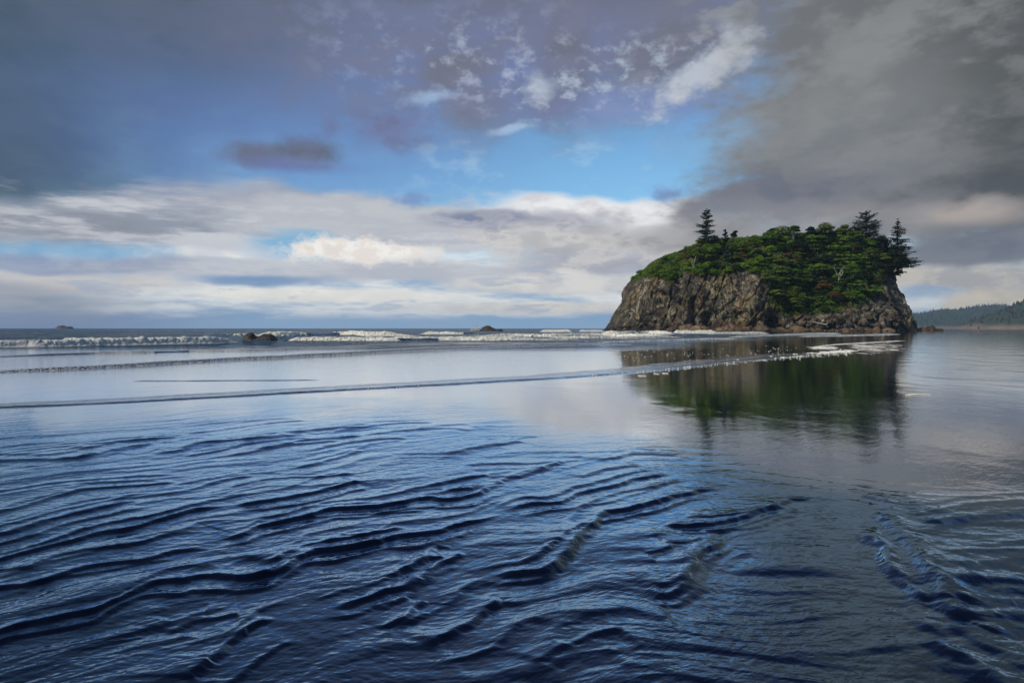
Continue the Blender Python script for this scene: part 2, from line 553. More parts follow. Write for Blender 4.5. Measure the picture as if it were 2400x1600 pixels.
# standing crests of the outgoing stream, (pixel polyline, height in m, steep-face width, back width)
CRESTS = [
    ([(-60, 1268), (0, 1255), (64, 1238), (149, 1212), (238, 1191), (330, 1172)], .030, .05, .30),
    ([(-60, 1330), (0, 1314), (85, 1289), (170, 1267), (238, 1248), (298, 1242), (361, 1227), (408, 1212), (459, 1195), (545, 1182)], .034, .05, .30),
    ([(545, 1186), (638, 1174), (723, 1157), (808, 1138), (850, 1130)], .032, .05, .30),
    ([(500, 1264), (561, 1255), (595, 1238), (629, 1229), (702, 1216), (765, 1197), (850, 1191), (914, 1182), (1000, 1167), (1040, 1172), (1104, 1163), (1138, 1144), (1190, 1134)], .036, .05, .30),
    ([(-60, 1394), (0, 1380), (64, 1369), (140, 1344), (213, 1323), (298, 1314), (349, 1308), (383, 1297), (425, 1289), (500, 1283)], .026, .05, .25),
    ([(-60, 1506), (0, 1488), (64, 1469), (149, 1452), (238, 1429), (306, 1399), (361, 1374), (425, 1365), (489, 1352), (595, 1352), (663, 1335), (702, 1310), (744, 1292), (808, 1289), (872, 1276), (935, 1259), (985, 1255), (1036, 1246), (1091, 1229), (1138, 1216), (1189, 1199)], .034, .045, .24),
    ([(620, 1330), (689, 1295), (723, 1280), (808, 1261), (884, 1248), (960, 1238)], .022, .04, .16),
    ([(1180, 1197), (1249, 1182), (1308, 1178), (1359, 1157), (1444, 1138), (1495, 1123), (1570, 1109)], .034, .055, .30),
    ([(770, 1429), (850, 1410), (914, 1391), (951, 1380), (985, 1357), (1019, 1323), (1057, 1306), (1076, 1294)], .032, .045, .2),
    ([(930, 1362), (960, 1330), (1000, 1308), (1040, 1302)], .022, .04, .16),
    ([(430, 1600), (451, 1578), (489, 1544), (531, 1505), (574, 1476), (645, 1443)], .026, .04, .2),
    ([(385, 1482), (446, 1454), (531, 1437), (560, 1432)], .014, .04, .2),
    ([(1130, 1352), (1200, 1348), (1240, 1344), (1283, 1335), (1312, 1310), (1338, 1280), (1359, 1250), (1385, 1229), (1410, 1206), (1474, 1195), (1538, 1178), (1623, 1153), (1725, 1140)], .040, .055, .28),
    ([(1250, 1320), (1290, 1285), (1325, 1255), (1370, 1228)], .020, .04, .16),
    ([(1550, 1229), (1623, 1233), (1687, 1225), (1742, 1212), (1793, 1195), (1845, 1187)], .034, .05, .22),
    ([(1640, 1246), (1700, 1240), (1790, 1215), (1880, 1192)], .018, .05, .2),
    ([(1520, 1396), (1580, 1388), (1602, 1369), (1623, 1335), (1648, 1301), (1700, 1256)], .036, .05, .26),
    ([(1560, 1278), (1610, 1274), (1640, 1262)], .02, .04, .14),
    ([(990, 1515), (1070, 1476), (1121, 1442), (1180, 1403)], .026, .04, .2),
    ([(890, 1476), (943, 1450), (972, 1420), (990, 1405)], .02, .035, .16),
    ([(1240, 1560), (1300, 1520), (1380, 1490), (1470, 1480)], .018, .04, .2),
    # upper, gentler set
    ([(-60, 1216), (0, 1201), (64, 1187), (149, 1157), (213, 1144), (340, 1136), (420, 1130)], .022, .06, .35),
    ([(-60, 1160), (60, 1142), (160, 1128), (300, 1118), (420, 1112)], .014, .07, .35),
    ([(-60, 1082), (64, 1077), (128, 1077), (190, 1072), (230, 1062)], .026, .08, .5),
    ([(150, 1080), (220, 1066), (280, 1052), (340, 1040)], .02, .08, .4),
    ([(185, 1053), (255, 1040), (340, 1031), (420, 1024)], .022, .08, .5),
    ([(270, 1058), (319, 1047), (352, 1036)], .018, .07, .4),
    ([(355, 1063), (425, 1055), (451, 1043), (531, 1034), (640, 1026), (700, 1020)], .026, .09, .55),
    ([(420, 1069), (510, 1056), (574, 1041), (660, 1031), (740, 1028)], .024, .08, .5),
    ([(590, 1055), (659, 1043), (702, 1033), (770, 1029), (850, 1022)], .024, .09, .5),
    ([(700, 1098), (787, 1074), (845, 1052)], .022, .07, .4),
    ([(520, 1148), (638, 1121), (757, 1117), (830, 1108)], .018, .06, .35),
    ([(250, 1172), (361, 1161), (425, 1152), (520, 1127), (600, 1112)], .02, .06, .35),
    ([(700, 1214), (800, 1206), (900, 1203), (1000, 1196)], .014, .05, .25),
    ([(930, 1156), (1030, 1136), (1091, 1124), (1150, 1115)], .024, .06, .3),
    ([(1190, 1124), (1240, 1112), (1280, 1096), (1320, 1088)], .022, .06, .3),
    ([(1040, 1066), (1110, 1052), (1190, 1038), (1230, 1034)], .024, .08, .4),
    ([(1410, 1083), (1460, 1066), (1510, 1063), (1600, 1070)], .024, .08, .4),
    ([(700, 1062), (800, 1040), (880, 1030), (960, 1028)], .02, .09, .5),
    ([(640, 1022), (720, 1010), (800, 1004), (900, 1001)], .018, .1, .6),
    ([(780, 1012), (860, 1000), (940, 992), (1020, 990)], .018, .1, .6),
    ([(860, 1020), (960, 1008), (1050, 1004), (1110, 1010)], .018, .1, .6),
    ([(430, 1018), (540, 1004), (640, 990), (720, 985)], .016, .1, .6),
    ([(1080, 1090), (1170, 1085), (1260, 1087), (1330, 1085)], .016, .07, .4),
    ([(1350, 1120), (1430, 1100), (1500, 1090)], .016, .07, .3),
    # right-hand wake and the crests beyond it
    ([(2060, 1195), (2090, 1228), (2117, 1260), (2140, 1291), (2167, 1325), (2190, 1367), (2205, 1402), (2236, 1432), (2280, 1462)], .045, .09, .16),
    ([(2170, 1500), (2230, 1530), (2280, 1556), (2340, 1596), (2400, 1650)], .04, .09, .16),
    ([(2060, 1262), (2075, 1300), (2090, 1330), (2120, 1372), (2170, 1412)], .026, .05, .08),
    ([(2130, 1212), (2178, 1199), (2255, 1186), (2400, 1176), (2480, 1172)], .03, .1, .3),
    ([(2180, 1234), (2236, 1218), (2312, 1208), (2400, 1203), (2480, 1202)], .034, .09, .3),
    ([(2200, 1300), (2290, 1292), (2400, 1288), (2480, 1290)], .02, .08, .3),
    ([(2230, 1372), (2300, 1362), (2400, 1364), (2480, 1370)], .028, .08, .3),
    ([(2260, 1420), (2330, 1408), (2400, 1410), (2480, 1416)], .024, .08, .3),
    ([(2300, 1475), (2360, 1462), (2440, 1470)], .022, .08, .3),
    ([(1700, 1098), (1850, 1118), (2000, 1140), (2130, 1158), (2300, 1168), (2480, 1166)], .006, .08, .5),
    ([(2020, 1160), (2060, 1170), (2120, 1182), (2180, 1180)], .016, .06, .2),
]
CHOP_LINE = np.array([(-400, 950), (0, 956), (66, 957), (104, 1004), (150, 1000), (300, 968), (500, 946), (800, 936), (1000, 946), (1150, 966), (1400, 1016), (1650, 1070), (1900, 1112), (2150, 1140), (2400, 1150), (3000, 1160)], float)


def near_sheet():
    rows = np.concatenate([np.arange(930, 1000, 0.9), np.arange(1000, 1200, 1.05), np.arange(1200, 1640, 1.25), np.arange(1640, 2300, 6.0), np.arange(2300, 4300, 50.0)])
    us = np.concatenate([np.linspace(-2.6, -1.2, 40)[:-1], np.linspace(-1.2, -0.8, 40)[:-1], np.linspace(-0.8, 0.8, 900), np.linspace(0.8, 1.2, 40)[1:], np.linspace(1.2, 2.6, 40)[1:]])
    Yr = CH * F / (rows - HZ)
    X = us[None, :] * Yr[:, None]
    Y = np.repeat(Yr[:, None], len(us), 1)
    px = CX + us[None, :] * F + 0 * Y
    py = np.repeat(rows[:, None], len(us), 1)
    line = np.interp(px, CHOP_LINE[:, 0], CHOP_LINE[:, 1])
    rag = 60 * fbm(X * 0.7, Y * 0.3, 3.3, 4)
    chop = sstep(py - line + rag, -30, 75)
    h = np.zeros_like(X)
    # crests
    wob = 0.05 * fbm(X * 2.2, Y * 2.2, 1.0, 3) + 0.016 * gn(X * 11, Y * 11, 2.0)
    lump = 1.0 + 0.35 * fbm(X * 4.0, Y * 4.0, 5.0, 3)
    lump = np.clip(lump, 0.5, 1.6)
    churn = np.zeros_like(X)
    calm = np.zeros_like(X)
    crests = []
    rr = random.Random(3)
    for P, A, w2, w1 in CRESTS:
        crests.append((P, A * 0.46, w2 * 0.52, w1 * 0.62))
        for sg in (-1, 1):                                   # lesser followers on both sides, so that the trains join up
            off = sg * rr.uniform(13, 30) * (np.mean([q_[1] for q_ in P]) - 900) / 330
            sh = rr.uniform(-60, 60)
            crests.append(([(a_ + sh + rr.uniform(-10, 10), b_ + off + rr.uniform(-4, 4)) for a_, b_ in P], A * rr.uniform(0.12, 0.28), w2 * 0.5, w1 * 0.45))
    for P, A, w2, w1 in crests:
        pts = np.array([gp(*p) for p in poly_smooth(P, max(14, 4 * len(P)))])
        lo, hi = pts.min(0) - 1.0, pts.max(0) + 1.0
        r0, r1 = np.searchsorted(-Yr, -hi[1]), np.searchsorted(-Yr, -lo[1])
        if r1 <= r0:
            continue
        umin, umax = (lo[0] / max(lo[1], .5) if lo[0] < 0 else lo[0] / hi[1]), (hi[0] / max(lo[1], .5) if hi[0] > 0 else hi[0] / hi[1])
        c0, c1 = np.searchsorted(us, umin), np.searchsorted(us, umax)
        sl = (slice(r0, r1), slice(c0, c1))
        x, y = X[sl], Y[sl]
        best = np.full(x.shape, 9.0)
        side = np.zeros(x.shape)
        sp = np.zeros(x.shape)
        n = len(pts) - 1
        for k in range(n):
            a, b = pts[k], pts[k + 1]
            ab = b - a
            L2 = ab @ ab + 1e-12
            t = np.clip(((x - a[0]) * ab[0] + (y - a[1]) * ab[1]) / L2, 0, 1)
            ex, ey = x - a[0] - t * ab[0], y - a[1] - t * ab[1]
            d = np.hypot(ex, ey)
            up = d < best
            best = np.where(up, d, best)
            side = np.where(up, ab[0] * ey - ab[1] * ex, side)      # <0 to the right of travel = the steep side
            sp = np.where(up, (k + t) / n, sp)
        d = np.where(side < 0, best, -best) + wob[sl]
        taper = sstep(sp, 0.0, 0.10) * sstep(1 - sp, 0.0, 0.10)
        f = np.where(d > 0, np.exp(-(d / w2) ** 2), 0.72 * np.exp(-np.abs(d) / w1) + 0.28 * np.exp(-(d / (w2 * 1.2)) ** 2))
        f = f - 0.25 * sstep(d, 0.5 * w2, 1.9 * w2) * np.exp(-np.clip(d - 1.9 * w2, 0, None) / (5 * w2))
        h[sl] += A * taper * f * lump[sl]
        calm[sl] = np.maximum(calm[sl], taper * np.exp(-((d - 4.2 * w2) / (3.2 * w2)) ** 2))
        churn[sl] = np.maximum(churn[sl], taper * np.exp(-((d + 0.06) / 0.16) ** 2) * A / .045)
    # broken water between them
    wx = X + 0.25 * gn(X * 1.3, Y * 1.3, 7.0)
    wy = Y + 0.25 * gn(X * 1.3, Y * 1.3, 9.0)
    near = sstep(py, 1120, 1420)
    th = np.interp(px, [0, 900, 1600, 2200], [0.95, 0.80, 0.55, 0.32])       # the run of the ripples
    ra, rb = wx * np.cos(th) + wy * np.sin(th), -wx * np.sin(th) + wy * np.cos(th)
    h += chop * (0.009 + 0.007 * near) * fbm(ra * 0.8, rb * 2.2, 0.5, 2)
    patch = 0.25 + 0.75 * sstep(fbm(X * 0.8, Y * 0.8, 11.0, 2), -0.22, 0.25)
    rip = ridged(ra * 2.0, rb * 6.0, 2.5, 2)
    calm = 1 - 0.8 * calm
    patch = patch * calm
    for L_, am, sd_ in ((0.46, 0.012, 31.0), (0.21, 0.0060, 37.0)):                # lesser wavelets, steep towards the viewer
        phs = rb / L_ + 0.9 * fbm(ra * 0.55 / L_ * .46, rb * 0.8, sd_, 3)
        t_ = phs - np.floor(phs)
        saw = np.where(t_ < 0.26, sstep(t_, 0, 0.26), 1 - sstep(t_, 0.26, 0.9))
        msk = sstep(fbm(ra * 0.9, rb * 1.6, sd_ + 2, 2), -0.15, 0.3) * calm
        h += chop * am * (0.6 + 0.4 * near) * saw * msk
    h += chop * patch * (0.0034 + 0.0030 * near) * rip
    h += chop * patch * 0.0034 * fbm(ra * 7, rb * 20, 4.5, 2, 0.6) + chop * 0.0018 * fbm(wx * 16, wy * 26, 8.5, 2, 0.6)
    h += (1 - 0.7 * chop) * 0.0022 * fbm(X * 1.6, Y * 1.0, 41.0, 3)
    h += churn * 0.010 * fbm(X * 12, Y * 12, 6.5, 3)
    right = sstep(px, 1900, 2250) * sstep(py, 1150, 1300)
    h += right * 0.012 * fbm(wx * 2.2, wy * 5.0, 14.5, 2)
    # the edge of the mesh lies level so that it meets the far water
    h *= sstep(-rows, -936, -950)[:, None] * 0 + sstep(rows, 931, 950)[:, None]
    cp = np.clip(0.06 + 0.10 * fbm(X * .5, Y * .25, 21.0, 2) * (1 - chop) + (0.05 + 0.15 * patch) * chop + 0.12 * churn, 0.01, 1)
    V = np.stack([X, Y, h], -1).reshape(-1, 3)
    return mesh_np('shallow_water', V, grid_faces(len(rows), len(us)), {'foam': np.zeros(V.shape[0]), 'chop': cp.ravel(), 'flow': chop.ravel(), 'deep': np.zeros(V.shape[0])})


o = link('shallow_water', near_sheet(), M_WATER)
tag(o, kind='structure')


def far_sheet():
    k = np.geomspace(21, 0.36, 170)
    rows = np.concatenate([np.arange(930, 790, -0.55), HZ + k])[::-1]     # horizon first
    us = np.linspace(-1.3, 1.3, 760)
    Yr = CH * F / (rows - HZ)
    X = us[None, :] * Yr[:, None]
    Y = np.repeat(Yr[:, None], len(us), 1)
    px = CX + us[None, :] * F + 0 * Y
    py = np.repeat(rows[:, None], len(us), 1)
    sea = sstep(py, 826, 806) * sstep(px, 1750, 1250)
    sea = np.maximum(sea, sstep(py, 812, 790) * sstep(px, 2050, 1500) * 0.5)
    fade = sstep(Y, 4800, 600)
    swell = fbm(X / 26, Y / 9, 0.7, 3) * 0.42 + 0.16 * fbm(X / 6, Y / 2.4, 1.7, 2)
    h = sea * fade * swell * sstep(Y, 40, 110)
    h += 0.05 * sea * fbm(X / 2.2, Y / 1.0, 3.0, 2) * sstep(Y, 300, 60)
    h += 0.0030 * fbm(X * 1.2, Y * 0.7, 43.0, 3) * sstep(Y, 70, 20) * (1 - sea)
    # flats on the right: low sand ripples
    flat = sstep(px, 2060, 2200) * sstep(py, 940, 860)
    h += flat * 0.016 * fbm(X / 0.9, Y / 1.8, 5.0, 2) * sstep(Y, 260, 90)
    h *= sstep(rows, 931, 915)[:, None]
    chop = 0.045 + 0.05 * sstep(py, 930, 850) * sstep(px, 1500, 1000) + 0.35 * sea + 0.05 * flat
    foamy = 0.34 * sstep(px, -300, 200) * 0 + 0
    band = sea * sstep(py, 779, 784) * sstep(py, 812, 800)
    foam = band * (0.10 + 0.20 * sstep(px, 500, 900) + 0.2 * fbm(X / 14, Y / 8, 6.0, 2))
    V = np.stack([X, Y, h], -1).reshape(-1, 3)
    fc = grid_faces(len(rows), len(us))
    return mesh_np('sea', V, fc[:, ::-1], {'foam': foam.ravel(), 'chop': chop.ravel(), 'deep': (sea * 0.9).ravel()})


sea_o = link('sea', far_sheet(), M_WATER)
tag(sea_o, kind='structure')

# the sand beneath, reaching past the horizon and behind the viewer
m_sand, N = new_mat('wet_black_sand')
pos = N.n('ShaderNodeNewGeometry').outputs['Position']
a = N.noise(pos, 0.8, 6, 0.6)
p = principled(N, **{'Base Color': N.mix(a, lin(40, 38, 38), lin(66, 60, 54)), 'Roughness': 0.35, 'Normal': bump(N, N.noise(pos, 30, 3), 0.3, 0.01)})
out(N, p.outputs[0])
S = 5600.0
gxl = np.concatenate([-np.geomspace(S, 60, 14), np.linspace(-50, 50, 21), np.geomspace(60, S, 14)])
gyl = np.concatenate([-np.geomspace(S, 60, 14), np.linspace(-50, 80, 40), np.geomspace(90, S, 14)])
gx, gy = np.meshgrid(gxl, gyl)
gz = -0.05 - 0.85 * sstep(gy, 22, 55) + 0.012 * fbm(gx / 3, gy / 3, 2.0, 2) * (gy < 20)
V = np.stack([gx, gy, gz], -1).reshape(-1, 3)
nv_ = len(V)
tag(link('wet_sand', mesh_np('wet_sand', V, grid_faces(len(gyl), len(gxl)), {'foam': np.zeros(nv_), 'chop': np.full(nv_, .08), 'deep': np.zeros(nv_)}), M_WATER), kind='structure')


# ------------------------------------------------------------------ breaking waves and bores: swept along their fronts
PROF = np.array([(-7.0, -0.02), (-4.0, .14), (-2.4, .40), (-1.4, .72), (-.8, .92), (-.35, 1.0), (0.0, .98), (.20, .86), (.34, .68), (.44, .48), (.54, .28), (.68, .10), (.9, .02), (1.3, -.05)])


def breaker(name, P, hpx, foam, rough=1.0, n=None, deep=0.7, mat=None):
    """P: pixels of the foot of the front; foam: [(px, amount)] along it"""
    P = sorted(P)
    npx = P[-1][0] - P[0][0]
    n = n or int(max(40, npx * 0.8))
    q = poly_smooth(P, n)
    if q[:, 1].mean() > 818:                                  # a swash edge wanders and lobes
        q[:, 1] += 1.1 * fbm(q[:, 0] * 0.008, 3.0, P[0][1], 2)
    w = np.array([gp(a, b) for a, b in q])
    tg = np.gradient(w, axis=0)
    tg /= np.linalg.norm(tg, axis=1)[:, None]
    nr = np.stack([tg[:, 1], -tg[:, 0]], 1)                      # towards the shore
    A = hpx * w[:, 1] / F
    sd = (P[0][0] * 7 + P[0][1] * 3) % 97
    s = np.arange(n)
    tap = sstep(s / n, 0, 0.16) * sstep(1 - s / n, 0, 0.16)
    al = 1 + 0.5 * (fbm(s * 0.05, 0.0, sd, 4) if w[:, 1].mean() > 40 else fbm(s * 0.008, 0.0, sd, 2)) * rough
    fv = np.interp(q[:, 0], [f[0] for f in foam], [f[1] for f in foam])
    m = 26
    tt = np.linspace(0, len(PROF) - 1, m)
    pr = np.stack([np.interp(tt, np.arange(len(PROF)), PROF[:, 0]), np.interp(tt, np.arange(len(PROF)), PROF[:, 1])], 1)
    wid = 1 + 1.8 * (1 - np.clip(fv, 0, 1))                   # unbroken swell is rounder than the broken front
    d = pr[None, :, 0] * A[:, None] * wid[:, None]
    soft_ = np.convolve(np.pad(np.clip(fv, 0, 1), 30, 'edge'), np.ones(61) / 61, 'valid')
    al = al * (0.45 + 0.55 * soft_)
    z = pr[None, :, 1] * (A * al)[:, None] * tap[:, None] - 0.02 * (1 - tap[:, None])
    sx = w[:, 0][:, None] + nr[:, 0][:, None] * d
    sy = w[:, 1][:, None] + nr[:, 1][:, None] * d
    front = sstep(pr[:, 0], -2.6, -0.3)[None, :] * sstep(pr[:, 0], 1.3, .8)[None, :]
    ns = fbm(sx / (A[:, None] * 0.6), z / (A[:, None] * 0.4), sd + sy * 0.1, 3)
    disp = (0.17 if w[:, 1].mean() > 40 else 0.04) * A[:, None] * ns * front * (0.12 + fv[:, None])
    z = z + 0.7 * disp * tap[:, None]
    sx = sx + nr[:, 0][:, None] * disp
    sy = sy + nr[:, 1][:, None] * disp
    fm = fv[:, None] * (front * (0.55 + 0.5 * sstep(pr[:, 0], -1.2, 0.0)[None, :]) + 0.42 * (sstep(pr[:, 0], -6.5, -4)[None, :] * (1 - front)) * (pr[:, 0] < 0)[None, :])
    V = np.stack([sx, sy, z], -1).reshape(-1, 3)
    me = mesh_np(name, V, grid_faces(n, m), {'foam': np.clip(fm, 0, 1).ravel(), 'chop': np.full(n * m, 0.3), 'deep': np.full(n * m, deep)})
    return link(name, me, mat or M_WATER, sea_o)


WAVES = [
    ([(-500, 822), (0, 813), (100, 812), (200, 810), (300, 808), (400, 806), (500, 804), (565, 800)], 16, [(-120, .92), (565, .92)], 1.0),
    ([(130, 799), (200, 799), (330, 799), (380, 799)], 9, [(130, .7), (380, .8)], 1.6),
    ([(-400, 806), (0, 801), (120, 800), (180, 800)], 4, [(-120, .9), (180, .8)], 1.2),
    ([(380, 786), (470, 786), (560, 787), (610, 786)], 9, [(380, 0), (520, .1), (560, .45), (610, .5)], .7),
    ([(580, 788), (650, 788), (720, 787), (800, 786), (860, 787), (990, 787)], 12, [(580, .84), (705, .92), (722, 0), (784, 0), (798, .84), (990, .84)], .8),
    ([(640, 798), (700, 798), (760, 798), (850, 798), (935, 798), (1030, 797), (1200, 797), (1335, 795)], 9, [(640, .4), (690, .5), (700, .92), (928, .92), (940, 0), (1020, 0), (1034, .92), (1320, .84), (1335, .5)], .7),
    ([(980, 783), (1030, 783), (1085, 783), (1170, 782)], 7, [(980, .7), (1080, .84), (1088, 0), (1170, 0)], .7),
    ([(1085, 790), (1200, 789), (1300, 789), (1400, 788), (1500, 789), (1590, 789)], 8, [(1085, .84), (1240, .84), (1250, .4), (1262, .92), (1590, .84)], .9),
    ([(1250, 793), (1400, 793), (1500, 792), (1600, 790)], 5, [(1250, .9), (1600, .84)], .8),
    ([(1262, 778), (1300, 778), (1345, 778)], 6, [(1262, .84), (1345, .84)], .7),
    ([(1355, 777), (1380, 777), (1420, 777)], 4, [(1355, .84), (1420, .84)], .7),
    ([(1395, 783), (1460, 783), (1520, 782), (1580, 783)], 8, [(1395, .84), (1470, .84), (1490, .3), (1510, .92), (1580, .84)], 1.),
    ([(1575, 781), (1620, 781), (1690, 781)], 8, [(1575, .92), (1690, .84)], .8),
    ([(1655, 782.5), (1730, 782), (1805, 781.5)], 5, [(1655, .84), (1805, .84)], .7),
    ([(1700, 791), (1800, 787), (1900, 783.5), (1980, 781.5)], 3.5, [(1700, .84), (1980, .84)], .6),
    ([(1860, 789), (1950, 787), (2040, 785), (2120, 783)], 2.2, [(1860, .84), (2120, .9)], .6),
    ([(1380, 804), (1500, 800), (1620, 796), (1745, 793)], 3, [(1380, .8), (1745, .9)], .7),
    ([(-600, 862), (0, 836), (150, 831), (280, 828), (360, 826), (450, 824), (520, 823), (600, 822), (800, 816), (1000, 809), (1200, 805), (1280, 803)], 6, [(-120, .15), (180, .3), (300, .7), (355, .6), (370, 0), (430, .1), (445, .6), (800, .6), (870, .9), (1000, .7), (1280, .6)], .8),
    ([(-600, 912), (0, 873), (150, 866), (300, 858), (500, 846), (700, 836), (800, 831), (1000, 821), (1200, 813), (1400, 809), (1520, 806)], 9, [(-120, .50), (400, .5), (700, .55), (1000, .6), (1300, .5), (1520, .35)], .5),
    ([(760, 781), (840, 781.5), (930, 781)], 5, [(760, .5), (930, .7)], 1.0),
    ([(900, 793), (1000, 793), (1080, 792.5)], 5, [(900, .8), (1080, .8)], 1.0),
    ([(1120, 798.5), (1240, 798), (1380, 796.5)], 3.5, [(1120, .7), (1380, .8)], .9),
    ([(300, 793), (420, 793.5), (540, 794)], 4, [(300, .5), (420, .7), (540, .6)], 1.2),
    ([(270, 894), (400, 893), (600, 892), (820, 890)], 1.8, [(270, 0), (820, 0)], .4),
]
for P, hp, fo, ro in WAVES:
    far_ = P[0][1] < 820
    breaker('breaking_wave', P, hp, fo, ro, deep=0.75 if far_ else 0.15, mat=M_SURF if far_ else M_BORE)
SW = [(-700, 1002), (-300, 973), (0, 955), (200, 947), (500, 931), (800, 914), (1000, 903), (1300, 886), (1500, 871), (1700, 851), (1850, 836), (1930, 829), (2000, 824)]
breaker('swash_edge', SW, 6.5, [(-120, 0), (2000, 0)], .5, deep=0.1, mat=M_BORE)


# ------------------------------------------------------------------ sea stack
Y0 = 310.0                                   # its middle lies this far out
KX = Y0 / F
LEFT = [(774, 1425), (768, 1432), (755, 1440), (740, 1447), (720, 1458), (700, 1465), (680, 1471), (660, 1482), (645, 1498), (635, 1511), (622, 1522), (612, 1535), (604, 1552), (596, 1575), (588, 1598), (580, 1616), (572, 1632), (564, 1660), (560, 1730), (556, 1790), (550, 1850), (546, 1900), (543, 1950)]
RIGHT = [(774, 2138), (768, 2136), (755, 2131), (740, 2125), (720, 2118), (700, 2112), (680, 2107), (660, 2104), (645, 2102), (630, 2103), (615, 2106), (600, 2102), (585, 2094), (572, 2080), (562, 2050), (554, 2020), (548, 1990), (543, 1955)]
VEG = np.array([(1470, 674), (1485, 664), (1500, 652), (1530, 654), (1560, 656), (1575, 668), (1590, 650), (1602, 638), (1620, 645), (1640, 652), (1700, 647), (1730, 640), (1750, 634), (1765, 642), (1790, 646), (1797, 690), (1806, 722), (1850, 742), (1900, 740), (1960, 730), (2010, 722), (2040, 702), (2066, 684), (2072, 648), (2095, 642), (2112, 628)], float)


def zpix(py, Y=Y0):
    return CH + (HZ - py) * Y / F


def build_stack():
    lz = np.array([zpix(a) for a, b in LEFT]); lx = np.array([(b - CX) * KX for a, b in LEFT])
    rz = np.array([zpix(a) for a, b in RIGHT]); rx = np.array([(b - 25 * min(1, max(0, (a - 545) / 60)) - CX) * KX for a, b in RIGHT])
    ztop = zpix(543.5)
    nv, nu = 170, 760
    v = np.linspace(0, 1, nv)
    z = np.interp(v, [0, 0.66, 0.86, 1.0], [-1.0, 25.0, 38.5, ztop])
    # more columns on the side that faces the beach
    ph = np.linspace(0, 1, nu, endpoint=False)
    ph = np.where(ph < 0.78, ph / 0.78 * PI, PI + (ph - 0.78) / 0.22 * PI)
    L = np.interp(z, lz, lx)
    R = np.interp(z, rz, rx)
    s = (1 - np.cos(ph)) / 2
    # spread columns evenly across the face
    sf = np.where(ph <= PI, 0.35 * s + 0.65 * (ph / PI), s)
    X = L[:, None] + (R - L)[:, None] * sf[None, :]
    Sn = np.sign(np.sin(ph)) * np.abs(4 * sf * (1 - sf)) ** (0.36 + 0.14 * sstep(sf, 0.5, 0.9))
    Z = np.repeat(z[:, None], nu, 1)
    px0 = CX + X / KX
    dcl = np.interp(z, [-1, 3, 10, 23, 26, 33, 40, ztop], [48, 46, 43, 38.5, 35, 24, 11, 2])     # cliff, then dome
    dsl = np.interp(z, [-1, 3, 7, 12, 20, 30, 38, ztop], [49, 47, 44, 38, 30, 20, 10, 2])        # wooded slope
    wr = sstep(px0, 1770, 1830) * sstep(px0, 2085, 2050)
    wr = np.where(np.sin(ph)[None, :] > 0, wr, 0)
    D = dcl[:, None] * (1 - wr) + dsl[:, None] * wr
    Y = Y0 - D * Sn[None, :]
    # relief
    front = sstep(Sn, 0.0, 0.5)[None, :]
    cl = sstep(z, 31, 24)[:, None] * np.ones_like(X)
    big = fbm(X / 15 + 0.25 * Z / 15, Y / 18, Z / 42 + 3, 3)
    rib = ridged(X / 9 + 0.35 * Z / 9, Y / 14, Z / 34 + 9, 3)
    fin = ridged(X / 2.6 + 0.2 * Z / 3, Y / 3.5, Z / 4.6 + 1, 4)
    blk = fbm(X / 3.2, Y / 3.2, Z / 2.6, 3)
    crk = np.clip(0.10 - np.abs(gn(X / 11 + Z / 16, Y / 20, Z / 60 + 4.0)), 0, 1) * 10          # slanting clefts
    crk2 = np.clip(0.08 - np.abs(gn(X / 6 - Z / 12 + 7, Y / 12, Z / 40)), 0, 1) * 12
    d = cl * (3.8 * big + 2.1 * (rib - 0.6) + 1.0 * (fin - 0.6) + 1.1 * blk - 1.9 * crk - 1.2 * crk2) + (1 - cl) * 1.2 * big
    # named features of the face: (px, py, half width, half height, outward metres, lean)
    for fx, fy, sx_, sy_, am, ln in [
            (1590, 690, 13, 62, 3.6, -.28), (1622, 735, 11, 40, -3.4, .25), (1556, 735, 10, 46, -2.6, -.35), (1650, 752, 16, 18, -5.0, 0),
            (1535, 720, 18, 40, 2.2, -.2), (1500, 730, 24, 40, 1.6, -.3), (1690, 690, 30, 34, -1.8, .1), (1745, 700, 14, 50, 3.2, .30), (1780, 690, 18, 55, 2.6, .35),
            (1722, 750, 22, 20, -3.2, 0), (1790, 756, 10, 12, -3.5, 0), (1752, 758, 9, 12, -2.6, 0), (1640, 690, 9, 40, 1.6, .1), (2085, 700, 14, 60, 3.2, .05),
            (2056, 660, 9, 22, -2.2, .1), (2036, 660, 12, 22, 3.0, .1), (2118, 720, 6, 60, -2.4, .1), (1606, 745, 12, 26, 2.0, 0), (1470, 758, 26, 10, 2.0, 0)]:
        zc = zpix(fy, 275)
        hz_ = sy_ * 275 / F
        xc = (fx - CX) * 275 / F + ln * (zc - Z) * -1
        d = d + cl * front * am * np.exp(-((X - xc) / (sx_ * 275 / F)) ** 2 - ((Z - zc) / hz_) ** 4)
    # undercut at the waterline
    d = d - front * 1.3 * np.exp(-((Z - 1.6) / 1.2) ** 2) * (0.5 + fbm(X / 5, Z / 5, 2.0, 2))
    cx = (L + R)[:, None] / 2
    hw = (R - L)[:, None] / 2 + 1e-6
    nx = ((X - cx) / hw) ** 3 * 0.8
    ny = -Sn[None, :] * np.ones_like(X)
    nl = np.sqrt(nx ** 2 + ny ** 2) + 1e-6
    sc = np.clip(D / 12, 0, 1) * np.clip(hw / 12, 0, 1)
    endf = np.where(np.abs(Sn)[None, :] < 0.6, 0.45, 1.0)
    X = X + nx / nl * d * sc * endf
    Y = Y + ny / nl * d * sc
    Z = Z + 0.5 * (1 - cl) * fbm(X / 6, Y / 6, 0, 2) + cl * 0.4 * blk * (z > 0.5)[:, None]
    # which of it is overgrown
    px = CX + X * F / Y
    py = HZ - (Z - CH) * F / Y
